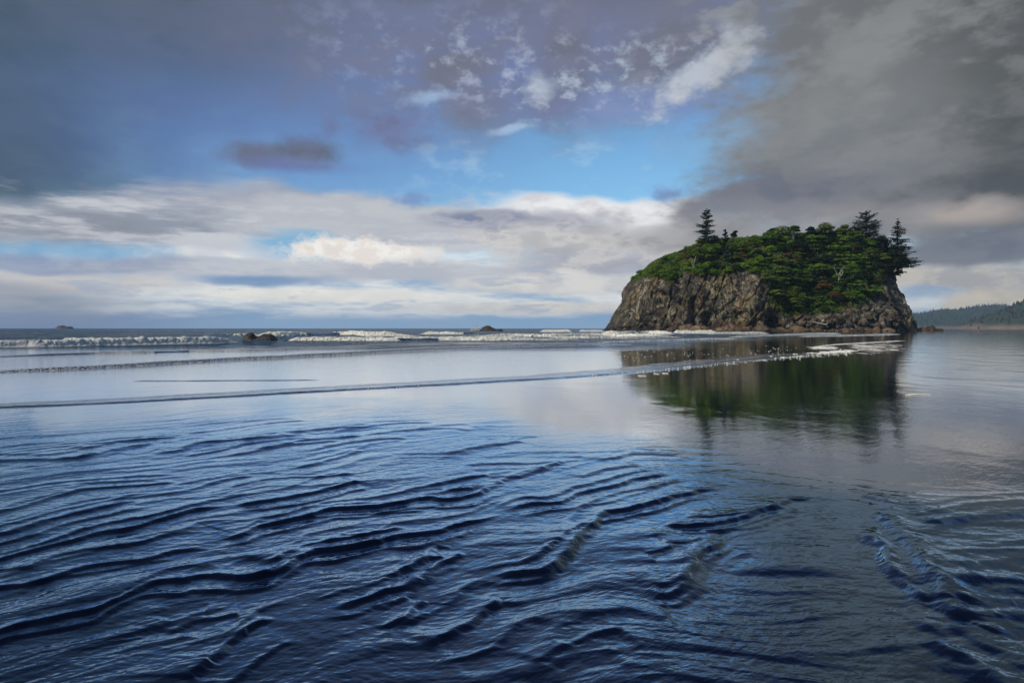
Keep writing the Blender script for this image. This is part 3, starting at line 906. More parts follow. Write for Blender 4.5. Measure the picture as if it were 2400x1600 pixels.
    ln = np.interp(px, VEG[:, 0], VEG[:, 1])
    vg = sstep(ln - py + 12 * fbm(X / 4, Z / 4, Y / 4, 3), -3, 4)
    vg = np.where(np.sin(ph)[None, :] > 0, vg, sstep(Z, 20, 26))
    wet = sstep(Z + 2.2 * fbm(X / 6, Z / 3, 4.0, 3), 4.2, 1.6)
    V = np.stack([X, Y, Z], -1).reshape(-1, 3)
    Fc = grid_faces(nv, nu, wrap=True)
    return mesh_np('rock_body', V, Fc, {'veg': vg.ravel(), 'wet': wet.ravel()})


def rock_material():
    m, N = new_mat('cliff_rock')
    pos = N.n('ShaderNodeNewGeometry').outputs['Position']
    n1 = N.noise(N.mapping(pos, sc=(.10, .10, .05)), 1.0, 5, 0.6, 0.6)
    n2 = N.noise(N.mapping(pos, sc=(.42, .42, .20), rot=(0, .25, 0)), 1.0, 6, 0.65, 0.5)
    n3 = N.noise(N.mapping(pos, sc=(1.5, 1.5, .8)), 1.0, 5, 0.7)
    ny = N.noise(N.mapping(pos, loc=(31, 0, 7), sc=(.07, .07, .045)), 1.0, 4, 0.6, 0.8)
    col = N.ramp(N.m('MULTIPLY_ADD', n2, 0.6, N.m('MULTIPLY', n1, 0.4)), [(0.33, lin(32, 30, 28)), (0.43, lin(76, 69, 59)), (0.51, lin(120, 108, 88)), (0.58, lin(182, 167, 136)), (0.69, lin(230, 219, 192))])
    col = N.mix(N.step(n3, 0.38, 0.60, 0.8, 0), col, lin(34, 32, 30))
    och = N.m('MULTIPLY', N.step(ny, 0.53, 0.64), N.step(n2, 0.40, 0.58))
    col = N.mix(N.m('MULTIPLY', och, 0.6), col, lin(146, 124, 62))
    rust = N.step(N.noise(N.mapping(pos, loc=(5, 9, 1), sc=(.13, .13, .09)), 1.0, 4, 0.6), 0.56, 0.68)
    col = N.mix(N.m('MULTIPLY', rust, 0.55), col, lin(120, 84, 48))
    moss = N.step(N.noise(N.mapping(pos, loc=(55, 9, 1), sc=(.16, .16, .11)), 1.0, 5, 0.65), 0.55, 0.66)
    col = N.mix(N.m('MULTIPLY', moss, 0.5), col, lin(72, 74, 34))
    vo = N.n('ShaderNodeTexVoronoi', feature='DISTANCE_TO_EDGE')
    N.put(vo.inputs['Vector'], N.vm('ADD', N.mapping(pos, sc=(.22, .22, .11), rot=(.2, .3, 0)), N.vm('MULTIPLY', N.noise(pos, 0.25, 4, 0.6, col=True), (.9, .9, .9))))
    vo.inputs['Scale'].default_value = 1.0
    crack = N.step(vo.outputs['Distance'], 0.0, 0.07)
    col = N.mix(N.m('MULTIPLY', N.m('SUBTRACT', 1.0, crack), 0.75), col, lin(20, 18, 17))
    wet = attr(N, 'wet')
    col = N.mix(N.m('MULTIPLY', wet, 0.85), col, N.ramp(n2, [(0.35, lin(18, 16, 15)), (0.5, lin(46, 37, 28)), (0.66, lin(104, 78, 52))]))
    veg = attr(N, 'veg')
    soil = N.ramp(N.noise(N.mapping(pos, sc=(.12, .12, .12)), 1.0, 4, 0.6), [(0.38, lin(34, 44, 18)), (0.5, lin(52, 60, 24)), (0.60, lin(92, 66, 34))])
    col = N.mix(veg, col, soil)
    hgt = N.m('ADD', N.m('MULTIPLY', crack, 0.5), N.m('ADD', N.m('MULTIPLY', n2, 1.6), N.m('MULTIPLY', n3, 0.7)))
    p = principled(N, **{'Base Color': col, 'Roughness': N.m('MULTIPLY_ADD', wet, -0.3, 0.85), 'Normal': bump(N, hgt, 1.0, 1.6)})
    out(N, p.outputs[0])
    return m


M_ROCK = rock_material()
stack = empty('sea_stack', (0, 0, 0), 0, 'tall steep-sided sea stack of brown rock with a wooded green top', 'sea stack')
stack_me = build_stack()
stack_o = link('rock_body', stack_me, M_ROCK, stack)
co = np.empty(len(stack_me.vertices) * 3, np.float32)
stack_me.vertices.foreach_get('co', co)
co = co.reshape(-1, 3)
fc = np.empty(len(stack_me.loops), np.int32)
stack_me.loops.foreach_get('vertex_index', fc)
BVH = BVHTree.FromPolygons([tuple(c) for c in co.tolist()], fc.reshape(-1, 4).tolist())


def on_stack(px, py):
    d = Vector(((px - CX) / F, 1.0, (HZ - py) / F)).normalized()
    h = BVH.ray_cast(Vector((0, 0, CH)), d)
    return (h[0], h[1]) if h[0] is not None else (None, None)


def top_of(x, y):
    h = BVH.ray_cast(Vector((x, y, 200)), Vector((0, 0, -1)))
    return h[0].z if h[0] is not None else 0.0


# ------------------------------------------------------------------ foliage
def leaf_material(name, c1, c2, c3, trans=0.25):
    m, N = new_mat(name)
    g = N.n('ShaderNodeNewGeometry')
    oi = N.n('ShaderNodeObjectInfo').outputs['Random']
    a = N.noise(g.outputs['Position'], 0.9, 4, 0.65)
    f = N.m('ADD', N.m('MULTIPLY', a, 0.9), N.m('MULTIPLY_ADD', g.outputs['Random Per Island'], 0.35, N.m('MULTIPLY', oi, 0.35)))
    col = N.ramp(f, [(0.42, lin(*c1)), (0.78, lin(*c2)), (1.1 if False else 1.0, lin(*c3))])
    p = principled(N, **{'Base Color': col, 'Roughness': 0.7})
    p.inputs['Specular IOR Level'].default_value = 0.2
    t = N.n('ShaderNodeBsdfTranslucent')
    N.put(t.inputs['Color'], col)
    mx = N.n('ShaderNodeMixShader')
    mx.inputs[0].default_value = trans
    N.t.links.new(p.outputs[0], mx.inputs[1])
    N.t.links.new(t.outputs[0], mx.inputs[2])
    out(N, mx.outputs[0])
    return m


M_LEAF = {
    'olive': leaf_material('olive_leaves', (42, 56, 18), (74, 92, 28), (118, 132, 48)),
    'bright': leaf_material('bright_leaves', (50, 80, 20), (86, 126, 30), (132, 160, 52)),
    'green': leaf_material('green_leaves', (34, 54, 16), (58, 86, 26), (96, 122, 46)),
    'dark': leaf_material('dark_shade_leaves', (16, 26, 13), (28, 43, 18), (50, 64, 28)),  # dark green, deepened to stand for shade under the canopy
    'needle': leaf_material('spruce_needles', (20, 30, 20), (34, 50, 30), (54, 72, 42), 0.1),
    'silver': leaf_material('grey_green_needles', (46, 60, 46), (72, 88, 66), (104, 116, 88), 0.1),
    'rust': leaf_material('rust_bracken', (58, 50, 22), (90, 70, 34), (116, 94, 48)),
    'heath': leaf_material('heath_leaves', (44, 68, 14), (78, 110, 22), (118, 140, 40)),
}
m_bark, N = new_mat('tree_bark')
pos = N.n('ShaderNodeNewGeometry').outputs['Position']
p = principled(N, **{'Base Color': N.mix(N.noise(pos, 3.0, 4), lin(44, 36, 30), lin(92, 82, 70)), 'Roughness': 0.9})
out(N, p.outputs[0])
m_pale, N = new_mat('pale_bark')
pos = N.n('ShaderNodeNewGeometry').outputs['Position']
p = principled(N, **{'Base Color': N.mix(N.noise(pos, 3.0, 4), lin(120, 112, 98), lin(188, 182, 168)), 'Roughness': 0.85})
out(N, p.outputs[0])


def tubes(paths, sides=5):
    """paths: list of [(point, radius)...] -> verts, quads"""
    V, Q = [], []
    for path in paths:
        base = len(V)
        for i, (c, r) in enumerate(path):
            c = Vector(c)
            d = (Vector(path[min(i + 1, len(path) - 1)][0]) - Vector(path[max(i - 1, 0)][0])).normalized()
            a = d.orthogonal().normalized()
            b = d.cross(a)
            for k in range(sides):
                t = 2 * PI * k / sides
                V.append(c + (a * math.cos(t) + b * math.sin(t)) * r)
        for i in range(len(path) - 1):
            for k in range(sides):
                a0 = base + i * sides + k
                b0 = base + i * sides + (k + 1) % sides
                Q.append((a0, b0, b0 + sides, a0 + sides))
    return np.array([tuple(v) for v in V]), np.array(Q)


def leaves_mesh(name, C, Nn, size, rng, mat, long=1.7):
    """one bent leaf spray (two triangles) at each point C with normal Nn"""
    n = len(C)
    t = rng.normal(size=(n, 3))
    t -= (t * Nn).sum(1)[:, None] * Nn
    t /= np.linalg.norm(t, axis=1)[:, None] + 1e-9
    b = np.cross(Nn, t)
    s = size * (0.6 + 0.8 * rng.random(n))[:, None]
    v0 = C - t * s * long * 0.5
    v1 = C + b * s * 0.5 - Nn * s * 0.12
    v2 = C + t * s * long * 0.5 - Nn * s * 0.25
    v3 = C - b * s * 0.5 - Nn * s * 0.12
    V = np.stack([v0, v1, v2, v3], 1).reshape(-1, 3)
    i = np.arange(n)[:, None] * 4
    T = np.concatenate([i + [0, 1, 2], i + [0, 2, 3]], 1).reshape(-1, 3)
    me = mesh_np(name, V, T, smooth=False)
    me.materials.append(mat)
    return me


def unit(v):
    return v / (np.linalg.norm(v, axis=1)[:, None] + 1e-9)


def pads_crown(seed, W, H, npads, nleaf, mat, lean=0.0, flat=0.42, size=0.34, base=0.35):
    """broad wind-trimmed crown: flattened pads of leaves set round and over each other"""
    rng = np.random.default_rng(seed)
    C, Nn, br = [], [], []
    for k in range(npads):
        a = rng.random() * 2 * PI
        q = math.sqrt(rng.random()) if k else 0
        zz = base + (1 - base) * (1 - 0.75 * q * q) * (0.45 + 0.55 * rng.random()) if k else 0.92
        c = np.array([math.cos(a) * q * W * 0.40 + lean * zz * H, math.sin(a) * q * W * 0.40, zz * H])
        r = W * (0.17 + 0.13 * rng.random())
        m = int(nleaf / npads)
        d = unit(rng.normal(size=(m, 3)))
        d[:, 2] = np.where(d[:, 2] < -0.25, -d[:, 2], d[:, 2])
        rad = r * (0.72 + 0.36 * rng.random(m))[:, None]
        lump = 1 + 0.35 * fbm(d[:, 0] * 2.2 + k, d[:, 1] * 2.2, d[:, 2] * 2.2 + seed, 2)[:, None]
        pnt = c + d * rad * lump * np.array([1, 1, flat + 0.12 * rng.random()])
        C.append(pnt)
        Nn.append(unit(d * np.array([.6, .6, 1]) + np.array([0, 0, .55]) + rng.normal(size=(m, 3)) * 0.45))
        br.append(c)
    return leaves_mesh('crown', np.vstack(C), np.vstack(Nn), size, rng, mat), br


def trunk_mesh(seed, H, br, r0, mat, lean=0.0, bend=0.15):
    rng = random.Random(seed)
    top = Vector((lean * H, 0, H * 0.8))
    ax = [(Vector((lean * H * t * t + bend * math.sin(3 * t + seed), bend * math.cos(2.4 * t + seed) - bend, -0.6 + t * (H * 0.8 + 0.6))), r0 * (1 - 0.7 * t)) for t in np.linspace(0, 1, 7)]
    paths = [ax]
    for c in br[:9]:
        i = rng.randint(2, 5)
        a = ax[i][0]
        c = Vector(c)
        mid = a.lerp(c, 0.5) + Vector((0, 0, -0.12 * (c - a).length))
        paths.append([(a, ax[i][1] * 0.55), (mid, r0 * 0.28), (c, r0 * 0.1)])
    V, Q = tubes(paths)
    me = mesh_np('trunk', V, Q)
    me.materials.append(mat)
    return me


def conifer_mesh(seed, H, W, levels, per, mat, shape='spire', lean=0.0, gap=0.0, droop=0.25, size=0.34, start=0.1, flag=0.0):
    """spruce: whorls of boughs, each a spray of needle tufts along its arm"""
    rng = np.random.default_rng(seed)
    C, Nn, paths = [], [], []
    axis = lambda t: np.array([lean * H * t * t, 0.0, H * t])
    paths.append([(tuple(axis(t)) if t > 0 else (0, 0, -0.8), 0.024 * H * (1 - 0.93 * t) + 0.02) for t in np.linspace(0, 1, 9)])
    for l in range(levels):
        t = start + (1 - start) * (l + rng.random() * 0.7) / levels
        if shape == 'spire':
            rl = W / 2 * (1 - t) ** 0.85 * (0.75 + 0.5 * rng.random()) + 0.15
        elif shape == 'flat':
            rl = W / 2 * (0.45 + 0.55 * math.sin(PI * min(1, t * 0.85 + 0.1))) * (0.6 + 0.6 * rng.random()) * (0.75 if t > 0.93 else 1)
        else:
            rl = W / 2 * (1.05 - t) ** 0.5 * (0.4 + 0.8 * rng.random())
        for k in range(per):
            if rng.random() < gap:
                continue
            a = 2 * PI * (k + rng.random() * 0.8) / per + l
            r = rl * (0.65 + 0.5 * rng.random()) * (1 + flag * math.cos(a))
            dr = droop * (1.2 - t) + 0.1 * rng.normal()
            up = 0.30 if shape == 'flat' else 0.16
            m = max(5, int(r * 11))
            s = np.linspace(0.12, 1, m)
            tk = min(0.99, max(start * .8, t + rng.normal() * 0.45 / levels))
            arm = axis(tk) + np.stack([np.cos(a) * r * s, np.sin(a) * r * s, r * (-dr * s + up * s ** 2 * (1 + dr))], 1)
            paths.append([(tuple(arm[0]), 0.05), (tuple(arm[m // 2]), 0.035), (tuple(arm[-1]), 0.012)])
            for rep in range(3):
                w = 0.24 * r * (1 - 0.6 * s)[:, None]
                off = rng.normal(size=(m, 3)) * w * np.array([1, 1, 0.22])
                C.append(arm + off)
                Nn.append(unit(np.array([0, 0, 1.0]) + rng.normal(size=(m, 3)) * 0.5))
    me = leaves_mesh('crown', np.vstack(C), np.vstack(Nn), size, rng, mat, 2.0)
    V, Q = tubes(paths, 4)
    tm = mesh_np('trunk', V, Q)
    tm.materials.append(m_bark)
    return me, tm


def place_tree(name, loc, rz, crown, trunk, label, category='tree', group=None, sc=1.0):
    e = empty(name, loc, rz, label, category, group)
    e.scale = (sc, sc, sc) if not isinstance(sc, tuple) else sc
    link('trunk', trunk, None, e)
    link('crown', crown, None, e)
    return e


# --- skyline spruces
def skyline(name, px, py_top, py_base, Y, mk, label, **kw):
    H = (py_base - py_top) * Y / F
    b = at(px, py_base, Y)
    cr, tr = mk(H)
    return place_tree(name, (b.x, Y, b.z), 0, cr, tr, label)


skyline('spruce_tree', 1655, 490, 592, 300, lambda H: conifer_mesh(3, H, 11.5, 23, 6, M_LEAF['needle'], 'open', gap=.28, droop=.0, start=.10, size=.27), 'tall ragged open-crowned spruce alone on the gently sloping shoulder of the sea stack')
skyline('spruce_tree', 2030, 499, 600, 308, lambda H: conifer_mesh(8, H, 15.0, 12, 6, M_LEAF['needle'], 'flat', gap=.18, droop=.08, start=.3, size=.27), 'flat-topped dark spruce with wide spreading boughs on the summit wood')
skyline('spruce_tree', 2104, 512, 640, 302, lambda H: conifer_mesh(21, H, 17.0, 19, 7, M_LEAF['needle'], 'spire', gap=.12, droop=.24, start=.12, size=.27), 'tall narrow-pointed dark spruce leaning out over the sheer bare cliff end')
skyline('spruce_tree', 1699, 538, 640, 284, lambda H: conifer_mesh(30, H, 8.5, 13, 6, M_LEAF['needle'], 'spire', gap=.05, droop=.2, start=.15, size=.42), 'small dark spruce poking above the brush near the ragged spruce')
skyline('spruce_tree', 1703, 575, 645, 279, lambda H: conifer_mesh(31, H, 9.5, 9, 6, M_LEAF['silver'], 'spire', gap=.1, droop=.1, start=.25, size=.40), 'pale grey-green young spruce with layered boughs at the cliff edge')
skyline('spruce_tree', 1842, 655, 712, 277, lambda H: conifer_mesh(32, H, 6.5, 9, 6, M_LEAF['silver'], 'spire', gap=.05, droop=.15, start=.1, size=.36), 'slim grey-green spruce standing in the wooded slope beside bare rock')
skyline('spruce_tree', 2056, 545, 610, 306, lambda H: conifer_mesh(33, H, 6.0, 9, 5, M_LEAF['needle'], 'open', gap=.55, droop=.1, start=.3, size=.36), 'thin half-bare spruce between the flat-topped and the pointed spruce')

# --- wind-trimmed broadleaf trees along the summit
SUMMIT = [
    (1832, 532, 598, 300, 62, 'olive', .10, 'rounded olive-green tree beside the pale bare trunk on the summit', m_bark),
    (1859, 529, 600, 296, 26, 'green', .08, 'slender tree with small umbrella crown on a long pale bare trunk', m_pale),
    (1800, 545, 600, 298, 48, 'bright', .05, 'bushy yellow-green tree where the scrubby shoulder meets the summit wood', m_bark),
    (1897, 533, 600, 306, 34, 'dark', .12, 'dark rounded windswept tree next to a gap in the summit wood', m_bark),
    (1930, 522, 600, 304, 46, 'olive', .16, 'tallest windswept broadleaf tree with domed crown showing bare branches below', m_bark),
    (1972, 525, 596, 304, 30, 'olive', .34, 'strongly leaning windswept tree with wedge-shaped crown on the summit', m_bark),
    (1998, 540, 600, 300, 34, 'green', .1, 'low green broadleaf tree at the foot of the flat-topped spruce', m_bark),
    (1716, 541, 580, 296, 16, 'dark', .5, 'tiny leaning windswept tree beside the small dark spruce', m_bark),
    (2066, 552, 612, 302, 34, 'dark', .05, 'dark bushy tree between the two tall summit spruces', m_bark),
    (1870, 562, 620, 292, 44, 'dark', .0, 'deep dark tree behind the pale bare trunk', m_bark),
]
for i, (px, pt, pb, Y, wpx, mk, ln_, lab, bark) in enumerate(SUMMIT):
    H, Wd = (pb - pt) * Y / F, wpx * Y / F
    b = at(px, pb, Y)
    cr, br = pads_crown(100 + i, Wd, H, 11, 2400, M_LEAF[mk], ln_, 0.5, 0.36, 0.62 if 'umbrella' not in lab else 0.78)
    place_tree('broadleaf_tree', (b.x - ln_ * H * 0.6, Y, b.z), 0, cr, trunk_mesh(200 + i, H, br, 0.22, bark, ln_), lab)

# --- canopy of the wooded slope and brush of the shoulder
VAR = {}
for kname in ('olive', 'bright', 'green', 'dark', 'rust'):
    for q in range(3):
        cr, br = pads_crown(300 + 17 * q + hash(kname) % 50 if False else 300 + 17 * q + len(kname) * 7 + ord(kname[0]), 7.0, 5.2, 9, 1500, M_LEAF[kname], 0.12, 0.38, 0.36, 0.3)
        VAR[kname, q] = (cr, trunk_mesh(500 + q, 5.2, br, 0.2, m_bark, 0.12))
VARH = {}
for kname in ('heath', 'bright', 'rust', 'olive'):
    for q in range(3):
        cr, br = pads_crown(700 + 13 * q + len(kname) * 5, 6.0, 2.6, 9, 1500, M_LEAF[kname], 0.05, 0.5, 0.30, 0.15)
        VARH[kname, q] = (cr, trunk_mesh(900 + q, 2.2, br, 0.12, m_bark, 0.05, 0.05))
rnd = random.Random(4)
LAB = {
    'olive': ('olive-green windswept tree in the dense canopy of the wooded slope', 'olive trees of the wooded slope'),
    'bright': ('yellow-green leafy tree in the dense canopy of the wooded slope', 'yellow-green trees of the wooded slope'),
    'green': ('deep fresh-green tree in the dense canopy of the wooded slope', 'fresh-green trees of the wooded slope'),
    'dark': ('dark shaded tree in the dense canopy of the wooded slope', 'dark trees of the wooded slope'),
    'rust': ('rust-brown dying bush among the green brush on the sea stack', 'rust-brown bushes on the sea stack'),
}
ADJ = {'olive': 'olive-green windswept tree', 'bright': 'yellow-green leafy tree', 'green': 'fresh-green tree', 'dark': 'dark shaded tree', 'rust': 'rust-brown bush'}
LABH = {
    'heath': ('low rounded green bush on the gently sloping shoulder', 'low green bushes on the shoulder'),
    'bright': ('low bright leafy bush at the cliff edge of the shoulder', 'bright bushes on the shoulder'),
    'rust': ('low rust-brown bracken clump on the brushy shoulder', 'rust-brown bracken clumps on the shoulder'),
    'olive': ('low olive bush on the brushy shoulder of the sea stack', 'olive bushes on the shoulder'),
}
cnt = 0
for gy in range(556, 744, 13):
    for gx in range(1490, 2118, 17):
        px, py = gx + rnd.uniform(-8, 8), gy + rnd.uniform(-6, 6)
        if py > np.interp(px, VEG[:, 0], VEG[:, 1]) - 3:
            continue
        if 2036 < px < 2064 and 640 < py < 684 and px + py * 0.2 > 2170:
            continue                                     # bare crag in the wood
        hit, nrm = on_stack(px, py)
        if hit is None:
            continue
        tall = sstep(px, 1770, 1800) > 0.5
        if tall:
            if rnd.random() < 0.22:
                continue
            pat = fbm(px / 70, py / 45, 2.0, 2)
            r = rnd.random() * 0.5 + pat
            k = 'dark' if r < 0.12 else 'olive' if r < 0.32 else 'bright' if r < 0.46 else 'green'
            if rnd.random() < 0.03 or (py > 715 and rnd.random() < .25):
                k = 'rust'
            near_edge = np.interp(px, VEG[:, 0], VEG[:, 1]) - py
            s = rnd.uniform(0.75, 1.15) * (0.7 if near_edge < 14 else 1)
            s *= 0.8 if px > 2075 else 1
            cr, tr = VAR[k, rnd.randrange(3)]
            nm = 'bush' if k == 'rust' else 'canopy_tree'
            lab = LAB[k][0]
            zone = 'at the lower edge of the wood' if near_edge < 22 else 'just under the summit trees' if py < 592 else 'half way up the wooded slope'
            flank = ' next to the bare brown cliff' if px < 1850 else ' next to the sheer cliff end' if px > 2030 else ''
            lab = ADJ[k] + ' ' + zone + flank
            place_tree(nm, (hit.x, hit.y + 0.8, hit.z - 1.6 * s), rnd.uniform(-.5, .5), cr, tr, lab, 'bush' if k == 'rust' else 'tree', LAB[k][1], (s, s, s * rnd.uniform(.75, 1.05)))
        else:
            if px < 1600 or py < 575:
                k = 'heath'
            else:
                pat = fbm(px / 50, py / 40, 8.0, 2) + rnd.random() * 0.3
                k = 'rust' if (pat > 0.46 or (1735 < px < 1770 and 580 < py < 618 and rnd.random() < .7)) else 'heath' if pat > 0.12 else 'olive'
                if py > np.interp(px, VEG[:, 0], VEG[:, 1]) - 16:
                    k = 'bright' if rnd.random() < .6 else 'olive'
            s = rnd.uniform(0.7, 1.05) * (0.8 if px < 1600 else 1.05)
            cr, tr = VARH[k, rnd.randrange(3)]
            place_tree('low_bush', (hit.x, hit.y + 0.5, hit.z - 0.9 * s), rnd.uniform(0, 6.28), cr, tr, LABH[k][0] + (' by the seaward slope' if px < 1600 else ' near the spruces' if px < 1725 else ' beside the summit wood'), 'bush', LABH[k][1], (s, s, s * rnd.uniform(.8, 1.25)))
        cnt += 1
print('canopy plants', cnt)
# overhanging brush round the brow of the sheer end and a few dark trees filling the shoulder wood
for px, py, s, k in [(2090, 622, 1.0, 'dark'), (2100, 612, .9, 'dark'), (2106, 628, .75, 'olive'), (2080, 632, .9, 'dark'), (2075, 610, 1.1, 'olive'), (2088, 596, .9, 'dark'), (2112, 606, .8, 'dark'), (2114, 622, .7, 'dark'), (2110, 640, .55, 'olive'), (2098, 644, .6, 'dark'), (2118, 612, .6, 'olive')]:
    b = at(px, py, 296)
    cr, tr = VAR[k, 1]
    place_tree('canopy_tree', (b.x, b.y, b.z - 2.6 * s), .3, cr, tr, 'bushy dark tree hanging over the brow of the sheer cliff end', 'tree', 'trees over the brow of the cliff end', s)
for px, py, s, k in [(1640, 610, .9, 'dark'), (1662, 602, 1.05, 'olive'), (1684, 600, 1.1, 'dark'), (1722, 606, 1.0, 'olive'), (1650, 632, .8, 'green'), (1672, 628, .9, 'dark'), (1725, 630, .8, 'dark'), (1740, 585, .9, 'olive'), (1775, 600, 1.0, 'dark'), (1785, 620, .8, 'olive'), (1760, 570, .8, 'olive')]:
    hit, nrm = on_stack(px, py + 8)
    if hit is None:
        continue
    cr, tr = VAR[k, 0 if k == 'dark' else 2]
    place_tree('broadleaf_tree', (hit.x, hit.y, hit.z - 1.4 * s), .6 * rnd.random(), cr, tr, 'shrubby ' + ('fresh-green' if k == 'green' else k) + ' tree in the brush round the grey-green young spruce', 'tree', 'shrubby ' + k + ' trees on the shoulder', s)

# bare grey dead branches on the slope
for px, py, s, lab in [(1958, 655, 1.0, 'grey dead forked snag showing in the green canopy of the slope'), (1622, 628, .9, 'pale dead snag at the cliff edge of the brushy shoulder')]:
    hit, nrm = on_stack(px, py)
    if hit is None:
        continue
    r2 = random.Random(px)
    paths = []
    for k in range(5):
        p0 = Vector((0, 0, -.5 + .4 * k))
        p1 = p0 + Vector((r2.uniform(-1.2, 1.2), r2.uniform(-.8, .2), 1.6))
        p2 = p1 + Vector((r2.uniform(-1.2, 1.4), r2.uniform(-.6, .2), 1.3))
        paths.append([(p0, .16), (p1, .11), (p2, .04)])
    V, Q = tubes(paths)
    o = link('dead_snag', mesh_np('dead_snag', V, Q), m_pale)
    o.location = (hit.x, hit.y - 2.6, hit.z)
    o.scale = (s * 1.3,) * 3
    tag(o, lab, 'dead tree')


# ground cover between the bushes: uncountable leaves over everything overgrown
def ground_cover():
    rng = np.random.default_rng(12)
    me = stack_me
    vg = np.empty(len(me.vertices), np.float32)
    me.attributes['veg'].data.foreach_get('value', vg)
    q = fc.reshape(-1, 4)
    fv = vg[q].mean(1)
    c = co[q]
    n = np.cross(c[:, 2] - c[:, 0], c[:, 3] - c[:, 1])
    ar = np.linalg.norm(n, axis=1) / 2
    n = n / (2 * ar[:, None] + 1e-9)
    n *= np.sign(n[:, 2:3] + 1e-6)
    w = ar * (fv > 0.45) * (c[:, :, 1].mean(1) < 318)
    idx = rng.choice(len(q), 26000, p=w / w.sum())
    u, v = rng.random((2, len(idx), 1))
    P = (c[idx, 0] * (1 - u) + c[idx, 1] * u) * (1 - v) + (c[idx, 3] * (1 - u) + c[idx, 2] * u) * v
    P += n[idx] * rng.random((len(idx), 1)) * 0.6
    return leaves_mesh('ground_cover', P, unit(n[idx] + rng.normal(size=(len(idx), 3)) * 0.5), 0.42, rng, M_LEAF['heath'])


tag(link('ground_cover', ground_cover()), 'low green ground cover between the bushes of the sea stack', 'ground cover', kind='stuff')


# ------------------------------------------------------------------ rocks
def boulder_mesh(seed, sub=3, rough=0.32):
    bm = bmesh.new()
    bmesh.ops.create_icosphere(bm, subdivisions=sub, radius=1.0)
    P = np.array([v.co[:] for v in bm.verts])
    d = 1 + rough * fbm(P[:, 0] * 1.1 + seed, P[:, 1] * 1.1, P[:, 2] * 1.1 + seed, 3) + 0.22 * (ridged(P[:, 0] * 1.6, P[:, 1] * 1.6 + seed, P[:, 2] * 1.6, 3) - .5)
    # flat fracture planes
    rng = np.random.default_rng(seed)
    P = P * d[:, None]
    for k in range(6):
        n = rng.normal(size=3)
        n /= np.linalg.norm(n)
        off = 0.66 + 0.2 * rng.random()
        t = P @ n - off
        P = P - np.where(t > 0, t * 0.85, 0)[:, None] * n
    for v, c in zip(bm.verts, P):
        v.co = c
    for f in bm.faces:
        f.smooth = False
    me = bpy.data.meshes.new('boulder')
    bm.to_mesh(me)
    bm.free()
    return me


def shore_rock_material(name, c1, c2, c3, rough=0.6):
    m, N = new_mat(name)
    pos = N.n('ShaderNodeNewGeometry').outputs['Position']
    oi = N.n('ShaderNodeObjectInfo').outputs['Random']
    a = N.noise(pos, 0.8, 6, 0.65, 0.4)
    b = N.noise(pos, 4.0, 5, 0.65)
    f = N.m('ADD', N.m('MULTIPLY', a, 0.7), N.m('MULTIPLY_ADD', b, 0.3, N.m('MULTIPLY_ADD', oi, 0.2, -0.1)))
    p = principled(N, **{'Base Color': N.ramp(f, [(0.34, lin(*c1)), (0.5, lin(*c2)), (0.68, lin(*c3))]), 'Roughness': rough, 'Normal': bump(N, N.m('ADD', a, b), 0.8, 0.25)})
    out(N, p.outputs[0])
    return m


M_BOUL = shore_rock_material('brown_shore_rock', (34, 28, 22), (84, 64, 44), (132, 106, 76))
M_GREYB = shore_rock_material('grey_fallen_rock', (28, 24, 20), (70, 60, 48), (128, 116, 98), .8)
M_BLACK = shore_rock_material('black_wet_rock', (14, 13, 13), (34, 31, 29), (66, 58, 50), .3)
BV = [boulder_mesh(40 + i) for i in range(6)]
for me in BV:
    me.materials.append(M_BOUL)
BG_ = [boulder_mesh(60 + i, 2) for i in range(4)]
for me in BG_:
    me.materials.append(M_GREYB)
rnd = random.Random(19)
px = 1560.0
while px < 2150:
    w = rnd.uniform(10, 34) if px < 1880 else rnd.uniform(6, 18)
    Y = 262 - rnd.uniform(0, 7) - 3 * math.sin((px - 1400) / 250)
    if px > 2080:
        Y = 268 + (px - 2080) * 0.3
    o = link('boulder', rnd.choice(BV))
    r = w * Y / F / 2
    o.location = ((px + w / 2 - CX) * Y / F, Y, 0.15 * r)
    o.scale = (r * 1.15, r * rnd.uniform(.8, 1.3), min(r * rnd.uniform(.6, 1.0), 1.9))
    o.rotation_euler = (rnd.uniform(-.2, .2), rnd.uniform(-.2, .2), rnd.uniform(0, 6.28) if w < 15 else rnd.uniform(-.3, .3))
    tag(o, 'brown weed-stained boulder at the water\'s edge along the foot of the sea stack', 'boulder', 'brown boulders at the foot of the sea stack')
    px += w * rnd.uniform(.55, .95)
for k in range(95):
    px = rnd.uniform(1800, 2110)
    py = 768 - (rnd.random() ** 1.6) * (34 if px < 2060 else 22)
    if py < np.interp(px, VEG[:, 0], VEG[:, 1]) + 6:
        continue
    hit, nrm = on_stack(px, py)
    if hit is None:
        continue
    r = rnd.uniform(.5, 1.5)
    o = link('fallen_rock', rnd.choice(BG_))
    o.location = hit + nrm * r * 0.25 if nrm.y < 0 else hit
    o.scale = (r * rnd.uniform(.8, 1.3), r, r * rnd.uniform(.6, 1.1))
    o.rotation_euler = (rnd.uniform(0, 6), rnd.uniform(0, 6), rnd.uniform(0, 6))
    tag(o, ('large ' if r > 1.1 else 'small ') + 'angular fallen rock on the rubble ' + ('next to the bare brown cliff' if px < 1880 else 'below the sheer cliff end' if px > 2030 else 'below the wooded face'), 'rock', 'fallen rocks below the wooded face')


